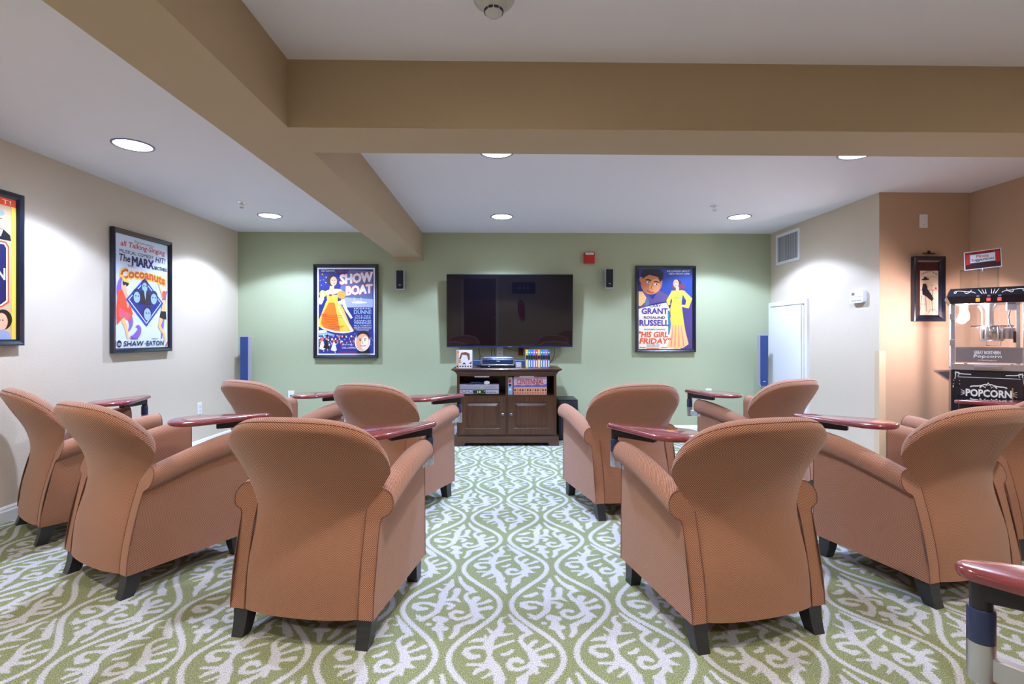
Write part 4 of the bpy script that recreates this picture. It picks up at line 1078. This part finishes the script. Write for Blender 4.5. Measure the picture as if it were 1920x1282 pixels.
# ------------------------------------------------------------------ fittings on the walls
def fitting(name, label, cat, loc, rz=0.0): return thing(name, label, cat, loc, rz)
fa = fitting('fire_alarm', 'red fire alarm box high on the green wall', 'alarm', (.985, YB, 2.01))
M_RED = mat('alarm_red', (.50, .02, .015), .35)
MB().bbox(-.062, .062, -.05, 0, -.062, .062, .006).obj('body', M_RED, fa); MB().bbox(-.048, .048, -.056, -.05, -.045, .028, .003).obj('raised_face', M_RED, fa)
MB().box(-.046, .046, -.0515, -.049, .036, .058).obj('label_plate', M_PLAST, fa); MB().box(-.036, .036, -.0519, -.0512, .044, .050).obj('label_print', I_GREY, fa)
def plate(label, loc, rz, kind, cat='outlet', name='wall_outlet', pw=.070, ph=.115):
    t = fitting(name, label, cat, loc, rz)
    MB().bbox(-pw / 2, pw / 2, -.007, 0, -ph / 2, ph / 2, .003).obj('cover_plate', M_PLAST, t)
    if kind == 'duplex':
        for z in (-.022, .022):
            q = MB().bbox(-.017, .017, -.0095, -.006, z - .014, z + .014, .002).obj('socket', M_PLAST, t)
            b = MB(); b.box(-.008, -.005, -.0100, -.009, z - .002, z + .008); b.box(.005, .008, -.0100, -.009, z - .002, z + .008); b.box(-.002, .002, -.0100, -.009, z - .010, z - .006); b.obj('slots', M_DARK, q)
    elif kind == 'coax':
        MB().lathe([(.009, -.007), (.009, -.012), (.004, -.018)], 12, (0, 0, 0), axis='y').obj('connector', M_DARK, t)
        for z in (-.042, .042): MB().lathe([(.003, -.007), (.003, -.009)], 8, (0, 0, z), axis='y').obj('screw', M_STEEL, t)
    else:
        for z in (-.03, .03): MB().lathe([(.004, -.007), (.004, -.009)], 8, (0, 0, z), axis='y').obj('screw', M_STEEL, t)
    return t
plate('white cable plate low on the green wall behind the far left armchairs', (-2.40, YB, .445), 0, 'coax')
plate('white outlet low on the beige left wall', (XL, 5.01, .405), radians(90), 'duplex')
plate('white plate on the green wall peeking over a tablet, right side', (2.365, YB, .46), 0, 'duplex')
plate('white outlet on the green wall under the television', (-.035, YB, .945), 0, 'duplex')
plate('blank white plate high on the caramel alcove wall', (3.455, YJ, 2.065), 0, 'blank', cat='wall plate', name='blank_wall_plate', pw=.07, ph=.112)
ob = fitting('open_wall_box', 'orange bordered open wall box under the television', 'wall box', (.205, YB, .945))
b = MB(); b.box(-.034, .034, -.008, 0, .042, .05); b.box(-.034, .034, -.008, 0, -.05, -.042); b.box(-.034, -.027, -.008, 0, -.042, .042); b.box(.027, .034, -.008, 0, -.042, .042)
b.obj('rim', mat('orange_plastic', (.75, .13, .03), .45), ob); MB().box(-.027, .027, -.002, 0, -.042, .042).obj('recess', mat('dark_recess', (.05, .035, .02), .8), ob)
# cables hanging from the television
for i, (x0, x1, wob) in enumerate(((-.48, -.46, .02), (-.28, -.26, .015), (-.135, -.150, .012), (-.100, -.105, .012), (.262, .266, .006), (.290, .296, .006), (.58, .53, .02))):
    p_ = [(x0 + (x1 - x0) * t + wob * sin(t * pi * 1.5), 5.665 + .03 * t, 0.985 - .225 * t) for t in [k_ / 10 for k_ in range(11)]]
    nm = ['thin black cable behind the white box set', 'thin black cable left of the rounded player', 'black cable just left of the white outlet, left strand', 'black cable just left of the white outlet, right strand', 'black cable right of the orange wall box, left strand', 'black cable right of the orange wall box, right strand', 'black cable slanting down behind the colourful tapes'][i]
    tag(MB().tube(p_, .0035, 6).obj('cable', M_BLACK, None, smooth=60), nm, 'cable', 'cables under the television')
p_ = [(.02 + .17 * t, 5.69 + .015 * sin(pi * t), 0.985 - .04 * t) for t in [k_ / 10 for k_ in range(11)]]
tag(MB().tube(p_, .003, 6).obj('cable', M_BLACK, None, smooth=60), 'cable sagging into the orange wall box', 'cable', 'cables under the television')
# air vent
vt = fitting('air_vent', 'white wall vent with vertical slats high on the right wall', 'vent', (XR, 5.375, 2.082), radians(-90))
b = MB(); W2, H2 = .222, .168
for a in ((-W2, W2, -.012, 0, H2 - .03, H2), (-W2, W2, -.012, 0, -H2, -H2 + .03), (-W2, -W2 + .03, -.012, 0, -H2 + .03, H2 - .03), (W2 - .03, W2, -.012, 0, -H2 + .03, H2 - .03)): b.box(*a)
b.obj('vent_frame', M_WHITE, vt); MB().box(-W2 + .03, W2 - .03, -.0015, 0, -H2 + .03, H2 - .03).obj('duct', mat('dark_duct', (.05, .05, .06), .9), vt)
sl = MB(); sl.add([(-.0038, -.010, -.138), (.0038, -.0085, -.138), (.0038, -.007, -.138), (-.0038, -.0085, -.138), (-.0038, -.010, .138), (.0038, -.0085, .138), (.0038, -.007, .138), (-.0038, -.0085, .138)], [(0, 1, 5, 4), (1, 2, 6, 5), (2, 3, 7, 6), (3, 0, 4, 7), (0, 3, 2, 1), (4, 5, 6, 7)])
s0 = sl.obj('slat', mat('grey_slat', (.50, .50, .55), .4), vt, loc=(-.186, 0, 0))
for i in range(1, 20):
    c = s0.copy(); COL.objects.link(c); c.parent = vt; c.location = (-.186 + i * .0196, 0, 0)
# thermostat
th = fitting('thermostat', 'white thermostat on the right wall near the corner', 'thermostat', (XR, 4.285, 1.462), radians(-90))
MB().prism(rr_out(.082, .055, .018, 6), -.034, 0).obj('body', M_PLAST, th, smooth=30); MB().box(-.055, -.02, -.0352, -.033, .012, .036).obj('display', mat('lcd_grey', (.16, .20, .17), .3), th)
for i in range(4): MB().box(-.055 + i * .032, -.033 + i * .032, -.037, -.033, -.040, -.030).obj('button', mat('button_grey', (.4, .4, .4), .5), th)
MB().box(-.082, .082, -.0347, -.033, -.003, -.001).obj('cover_seam', M_STEEL, th)
# hook over the alcove picture
hk = fitting('picture_hook', 'small dark scroll hook above the cocktail picture', 'hook', (3.495, YJ, 1.80))
MB().tube([(-.05, -.006, .004), (-.035, -.008, -.004), (-.015, -.008, .004), (0, -.01, -.006), (.015, -.008, .004), (.035, -.008, -.004), (.05, -.006, .004)], .004, 6).obj('scroll', M_BLACK, hk, smooth=60); MB().sphere((0, -.01, .012), .010, 10, 6).obj('finial', M_BLACK, hk, smooth=60)
# sprinklers
def sprinkler(x, y, label):
    t = thing('fire_sprinkler', label, 'sprinkler', (x, y, ZC), 0, 'ceiling sprinklers')
    MB().lathe([(.038, 0), (.038, -.004), (.028, -.010), (.012, -.012)], 20).obj('escutcheon', M_CHROME, t, smooth=40)
    b = MB(); b.lathe([(.010, -.010), (.010, -.022), (.005, -.024)], 12); b.tube([(-.012, 0, -.02), (-.014, 0, -.035), (0, 0, -.048)], .0025, 6); b.tube([(.012, 0, -.02), (.014, 0, -.035), (0, 0, -.048)], .0025, 6); b.obj('frame_arms', M_CHROME, t, smooth=40)
    MB().lathe([(.018, -.048), (.018, -.050)], 16).obj('deflector', M_CHROME, t)
sprinkler(-2.30, 4.46, 'chrome sprinkler head in the ceiling left of the long beam'); sprinkler(1.91, 4.49, 'chrome sprinkler head in the ceiling on the right')
# smoke detector
sd = thing('smoke_detector', 'white smoke detector on the ceiling at the top edge', 'smoke detector', (-.032, 1.745, ZC))
M_DET = mat('detector_plastic', (.52, .52, .48), .45)
MB().lathe([(.072, 0), (.072, -.012), (.066, -.020), (.050, -.024)], 36).obj('base', M_DET, sd, smooth=40); MB().lathe([(.048, -.022), (.046, -.032), (.034, -.044), (.030, -.058), (.022, -.066), (.004, -.069)], 36).obj('chamber', M_DET, sd, smooth=40)
for i in range(10):
    a = 2 * pi * i / 10; MB().bbox(-.008, .008, -.001, .003, -.004, .004, .0008).obj('vent_slot', mat('navy_slot', (.01, .015, .05), .6), sd, loc=(.0325 * cos(a), .0325 * sin(a), -.052), rot=(0, 0, a + pi / 2))

# ------------------------------------------------------------------ popcorn machine
pm = thing('popcorn_machine', 'black popcorn cart with lit glass case in the alcove', 'popcorn machine', (3.296, 3.347, 0), radians(-40))
pm.scale = (0.71, 0.85, 1.0)
M_PB = mat('black_enamel', (.008, .009, .014), .28, coat=.3); M_ALU = mat('aluminium', (.62, .62, .66), .3, .9); M_PG = clear_mat('case_glass', (.96, .97, .98), .06); M_SMOKE = mat('mirrored_panel', (.42, .40, .46), .18, .8)
M_CREAMP = mat('cream_print', (.72, .70, .66), .6)
HW, DP = .268, .40
# cart body below
MB().bbox(-HW, HW, 0, DP, .16, .885, .005).obj('cart_body', M_PB, pm)
pd = MB().bbox(-HW + .035, HW - .035, -.012, .002, .30, .845, .003).obj('cart_door', M_PB, pm)
text('POPCORN', -.158, .158, .708, .755, -.0128, M_CREAMP, pd, grow=.05)
def scrolls(parent, y, cx, cz, k, m, flip=1):
    b = MB()
    for s in (-1, 1):
        q = [(cx + s * x * k, cz + flip * z * k) for x, z in bez([(0, .020), (.03, .045), (.05, -.005), (.09, .002), (.12, .03), (.16, .005), (.13, -.012), (.12, .012)], 22)]
        ribbon(b, q, [.004 + .004 * sin(i / 21 * pi) for i in range(22)], y)
        q = [(cx + s * x * k, cz + flip * z * k) for x, z in bez([(.02, 0), (.05, .03), (.08, .0), (.06, -.012), (.05, .01)], 14)]
        ribbon(b, q, .0045, y)
    ribbon(b, [(cx - .02 * k, cz + flip * .012 * k), (cx, cz + flip * .036 * k), (cx + .02 * k, cz + flip * .012 * k)], [.004, .010, .004], y)
    return b.obj('scroll_ornament', m, parent)
scrolls(pd, -.0132, 0, .768, .95, M_CREAMP, 1); scrolls(pd, -.0132, 0, .695, .95, M_CREAMP, -1)
b = MB()
for s in (-1, 1):
    for dz in (-.018, 0, .018): ribbon(b, [(s * .168, .7315 + dz * .4), (s * .196, .7315 + dz)], [.006, .002], -.0132)
b.obj('scroll_ornament', M_CREAMP, pd)
for s in (-1, 1):
    b = MB(); q = [(s * x, z) for x, z in bez([(.252, .76), (.245, .82), (.20, .90), (.25, .90), (.26, .845), (.19, .86), (.12, .856)], 20)]
    ribbon(b, q, .006, -.0015); q = [(s * x, z) for x, z in bez([(.24, .83), (.20, .84), (.19, .89), (.24, .86)], 12)]; ribbon(b, q, .005, -.0015); b.obj('corner_ornament', M_CREAMP, pm)
MB().box(.160, .168, -.026, -.012, .68, .775).obj('door_pull', mat('brass_pull', (.5, .42, .25), .3, .8), pd)
for z in (.36, .80):
    h_ = MB().bbox(-HW + .012, -HW + .075, -.018, -.010, z - .022, z + .022, .002).obj('hinge', M_PB, pd)
    for (dx, dz) in ((.020, -.012), (.020, .012), (.064, -.012), (.064, .012)): MB().lathe([(.004, -.018), (.004, -.021)], 8, (-HW + dx, 0, z + dz), axis='y').obj('rivet', M_ALU, h_)
MB().box(-HW + .05, HW - .05, -.0125, -.0115, .835, .838).obj('trim_line', M_CREAMP, pd)
for s in (-1, 1):
    wb = MB(); wb.lathe([(.16, -.012), (.165, 0), (.16, .012), (.145, .012), (.145, -.012)], 28, (s * (HW + .03), .24, .165), axis='x', cap=False); wb.lathe([(.03, -.02), (.03, .02)], 14, (s * (HW + .03), .24, .165), axis='x')
    for k_ in range(8):
        a = k_ * pi / 4; wb.tube([(s * (HW + .03), .24, .165), (s * (HW + .03), .24 + .15 * cos(a), .165 + .15 * sin(a))], .006, 6)
    wb.obj('wheel', M_PB, pm, smooth=40)
    MB().lathe([(.022, 0), (.022, .17)], 12, (s * .22, .05, 0)).obj('leg', M_PB, pm)
# side handle
hb = MB(); hb.prism([(-HW - .13, .868), (-HW - .12, .876), (-HW, .884), (-HW, .800), (-HW - .02, .800)], .04, .36); o = hb.obj('side_shelf', M_CHROME, pm); fix_normals(o)
MB().prism([(-HW - .10, .864), (-HW - .01, .871), (-HW - .01, .815), (-HW - .02, .815)], .036, .041).obj('shelf_recess', mat('dark_tray', (.10, .09, .10), .4, .5), pm)
# metal rails of the glass case
GB, GT = .885, 1.345
for (x0, x1) in ((-HW, -HW + .032), (HW - .032, HW)):
    for (y0, y1) in ((0, .03), (DP - .03, DP)): MB().bbox(x0, x1, y0, y1, GB, GT, .003).obj('corner_post', M_ALU, pm)
MB().bbox(-HW, HW, -.004, .03, GB, GB + .045, .003).obj('lower_rail', M_ALU, pm); MB().bbox(-.10, .10, -.018, -.002, GB + .010, GB + .032, .003).obj('drawer_pull', M_STEEL, pm)
for x in (-.16, .16): MB().box(x - .012, x + .012, -.010, -.002, GB + .034, GB + .050).obj('latch', M_ALU, pm)
MB().box(-HW + .03, HW - .03, .01, DP - .01, GB, GB + .012).obj('tray_floor', M_ALU, pm)
# glass door with a printed lower panel
MB().box(-HW + .034, HW - .034, .002, .006, GB + .155, GT).obj('door_glass', M_PG, pm)
lp = MB().bbox(-HW + .034, HW - .034, -.006, .004, GB + .055, GB + .155, .002).obj('printed_panel', M_SMOKE, pm)
text('GREAT NORTHERN', -.10, .085, GB + .112, GB + .135, -.0065, M_CREAMP, lp, grow=.02); text('Popcorn', -.105, .09, GB + .082, GB + .108, -.0065, M_CREAMP, lp, shear=.2, grow=.02); text('COMPANY', -.075, .06, GB + .065, GB + .074, -.0065, M_CREAMP, lp)
MB().box(-HW + .034, HW - .034, -.004, .006, GB + .152, GB + .160).obj('panel_edge', M_CHROME, pm)
for x in (-HW + .034, HW - .034): MB().box(x - .002, x + .002, .03, DP - .03, GB + .012, GT).obj('side_glass', M_PG, pm)
MB().box(-HW + .034, HW - .034, DP - .012, DP - .008, GB + .012, GT).obj('rear_glass', M_PG, pm)
for z in (GB + .19, GB + .37): MB().bbox(-HW - .010, -HW + .030, -.010, .002, z - .022, z + .022, .002).obj('hinge', M_ALU, pm)
# kettle and its gear
MB().lathe([(.075, GB + .20), (.082, GB + .21), (.082, GB + .30), (.078, GB + .305)], 28, (.045, .20, 0)).obj('kettle', M_CHROME, pm, smooth=40)
MB().lathe([(.028, GB + .305), (.028, GB + .42), (.055, GT)], 20, (.03, .20, 0)).obj('stirrer_tower', M_STEEL, pm, smooth=40)
MB().box(-.11, .20, .19, .21, GB + .30, GB + .31).obj('kettle_bar', M_CHROME, pm)
b = MB(); b.tube([(.0, .11, GB + .30), (.0, .11, GB + .17), (.10, .11, GB + .17), (.10, .11, GB + .30)], .004, 6); b.obj('kettle_handle', M_CHROME, pm, smooth=60)
MB().tube([(.175, .15, GT - .03), (.155, .13, GT - .09), (.160, .12, GT - .14), (.195, .12, GT - .20)], .005, 8).obj('heater_cord', mat('cord_blue_grey', (.06, .08, .14), .5), pm, smooth=60); MB().bbox(.185, .205, .10, .13, GB + .19, GB + .27, .004).obj('cord_plug', M_PB, pm); MB().bbox(.14, .21, .13, .20, GT - .05, GT, .006).obj('socket_box', mat('socket_grey', (.30, .34, .40), .5), pm); MB().lathe([(.06, GB + .215), (.06, GB + .29)], 20, (.16, .24, 0)).obj('warming_pot', M_STEEL, pm, smooth=40)
def keep_round(o, cx, cy):
    o.scale = (1 / 0.71, 1 / 0.85, 1); o.location = (cx - cx / 0.71, cy - cy / 0.85, 0)
for o, cx, cy in [(c, .045, .20) for c in pm.children if c.name.startswith('kettle') and 'bar' not in c.name and 'handle' not in c.name] + [(c, .03, .20) for c in pm.children if c.name.startswith('stirrer')]:
    keep_round(o, cx, cy); o.scale.x *= .8; o.scale.y *= .8; o.location = (cx - cx * o.scale.x, cy - cy * o.scale.y, 0)
# lamp inside the case
lm = MB().lathe([(.004, GT - .12), (.022, GT - .11), (.030, GT - .085), (.024, GT - .06), (.014, GT - .04), (.014, GT)], 16, (-.15, .12, 0)).obj('bulb', mat('lit_bulb', (1, 1, 1), .3, emit=(1, .90, .84), estr=60.0), pm, smooth=50)
ld = bpy.data.lights.new('case_lamp', 'POINT'); ld.energy = BULB_W; ld.color = (1.0, .77, .78); ld.shadow_soft_size = .03
lo = bpy.data.objects.new('case_lamp', ld); COL.objects.link(lo); lo.parent = pm; lo.location = (-.15, .19, GT - .10)
# canopy
CW = .300
pc = [(-.05, GT + .050), (-.02, GT + .105), (DP + .01, GT + .105), (DP + .03, GT + .050), (DP + .005, GT), (-.012, GT)]
b = MB(); vs = []
for (x_, ins) in ((-1, 0), (1, 0)):
    for (y_, z_) in pc:
        e = CW if abs(z_ - GT - .050) < 1e-6 else CW - .028
        vs.append((x_ * e, y_, z_))
fs = [tuple(range(6)), tuple(range(11, 5, -1))] + [(i, 6 + i, 6 + (i + 1) % 6, (i + 1) % 6) for i in range(6)]
cn = b.add(vs, fs).obj('canopy', M_PB, pm); fix_normals(cn)
def slope_y(z): # front slope between the lower edge and the roof
    t = (z - GT - .050) / .055; return -.05 + .03 * t - .0012
b = MB()
def sl_rib(pts, wd):
    L, R = ribbon_pts(pts, wd); n = len(L)
    b.add([(p.x, slope_y(p.y), p.y) for p in L] + [(p.x, slope_y(p.y), p.y) for p in R], [(i, i + 1, n + i + 1, n + i) for i in range(n - 1)])
zc = GT + .0775
for s in (-1, 1):
    sl_rib([(s * x, zc + 1.7 * z) for x, z in bez([(.09, -.006), (.13, .012), (.17, -.014), (.15, .012), (.20, .004), (.24, .014), (.275, .008), (.26, -.012), (.22, -.008), (.23, .006)], 24)], .0042)
    sl_rib([(s * x, zc + 1.7 * z) for x, z in bez([(.12, .008), (.14, -.012), (.18, -.008), (.165, .006)], 10)], .004)
    for (x, dx) in ((.018, .004), (.03, .016), (.045, .028)): sl_rib([(s * x, zc - .015), (s * (x + dx), zc + .017)], [.007, .002])
b.obj('scroll_ornament', M_CREAMP, cn)
for i, x in enumerate((-.075, 0.0, .075)):
    # front face under the slope leans from y=-.05 at +.078 to y=-.012 at GT
    z_ = GT + .024; y_ = -.012 - .038 * (.024 / .050)
    m_ = mat('switch_orange_lit', (.8, .12, .02), .4, emit=(1, .25, .03), estr=1.2) if i == 0 else mat('switch_red', (.75, .09, .07), .35, emit=(1, .1, .08), estr=.35)
    q = MB().bbox(-.014, .014, -.006, .004, -.013, .013, .002).obj('rocker_switch', m_, pm, loc=(x, y_, z_), rot=(radians(37), 0, 0))
    MB().box(-.009, .009, -.0068, -.005, .000, .002).obj('switch_mark', M_CREAMP, q)
    MB().bbox(x - .011, x + .011, -.052, -.036, GT + .041, GT + .052, .002).obj('switch_tag', mat('tag_blue', (.12, .20, .36), .5), pm)
# acrylic stand with the sign on the roof
ZR = GT + .105
ss = thing('sign_holder', 'movie suggestions sign in a clear stand on the popcorn machine', 'sign', (3.385, 3.475, ZR), radians(-40))
ss.scale = (0.69, 0.8, 1.0)
b = MB(); b.box(-.17, .12, -.002, .002, .0, .145); b.box(-.17, -.166, 0, .12, 0, .145); b.box(-.03, -.026, 0, .12, 0, .145); b.box(.116, .12, 0, .12, 0, .145); b.box(-.17, .12, 0, .12, .143, .147); b.obj('clear_stand', M_GLASS, ss)
MB().lathe([(.012, .125), (.014, .135), (.010, .150), (.006, .165)], 14, (.0, .0, 0)).obj('clip', M_STEEL, ss, smooth=40)
sg = MB().bbox(-.140, .140, -.006, .0, 0, .130, .001).obj('card', I_WHITE, ss, loc=(.0, -.004, .145), rot=(0, radians(-3), 0))
flat('card_picture', [(-.133, .006), (.133, .006), (.133, .125), (-.133, .125)], -.0064, ink('card_brown', 60, 34, 40), sg)
for s in (-1, 1): flat('printed_curtain', [(s * .128, .122), (s * .075, .122), (s * .098, .085), (s * .094, .04), (s * .128, .036)], -.0068, I_RED, sg)
flat('printed_curtain', [(-.128, .125), (.128, .125), (.128, .112), (.06, .115), (0, .110), (-.06, .115), (-.128, .112)], -.0070, ink('dark_red', 150, 24, 28), sg)
flat('card_panel', [(-.096, .046), (.096, .046), (.096, .108), (-.096, .108)], -.0073, I_GREY, sg); flat('card_panel', [(-.092, .049), (.092, .049), (.092, .105), (-.092, .105)], -.0075, I_WHITE, sg)
text('Movie', -.045, .045, .080, .101, -.0078, I_RED, sg, grow=.02); text('Suggestions', -.084, .084, .053, .077, -.0078, I_NAVY, sg, grow=.02)

# ------------------------------------------------------------------ rear of the room, seen only in the screen
fx = thing('fire_extinguisher', 'red fire extinguisher on the rear wall, reflected in the television', 'fire extinguisher', (.50, YR, 1.0), pi)
MB().lathe([(.05, 0), (.062, .01), (.062, .34), (.05, .38), (.022, .40), (.022, .42)], 24, (0, -.075, 0)).obj('cylinder', M_RED, fx, smooth=40); MB().bbox(-.02, .05, -.09, -.06, .42, .46, .004).obj('valve', M_BLACK, fx); MB().tube([(.04, -.075, .44), (.09, -.085, .40), (.085, -.09, .2), (.07, -.09, .1)], .01, 8).obj('hose', M_BLACK, fx, smooth=60); MB().box(-.02, .02, -.012, 0, .2, .36).obj('bracket', M_STEEL, fx)
pf = Poster('wide dark framed triple picture on the rear wall, reflected in the television', (.56, YR, 1.78), pi, .62, .30, I_BLK, cat='picture', name='framed_picture')
for u in (.28, .5, .72): pf.el(u, .5, .07, .10, I_TANSK)
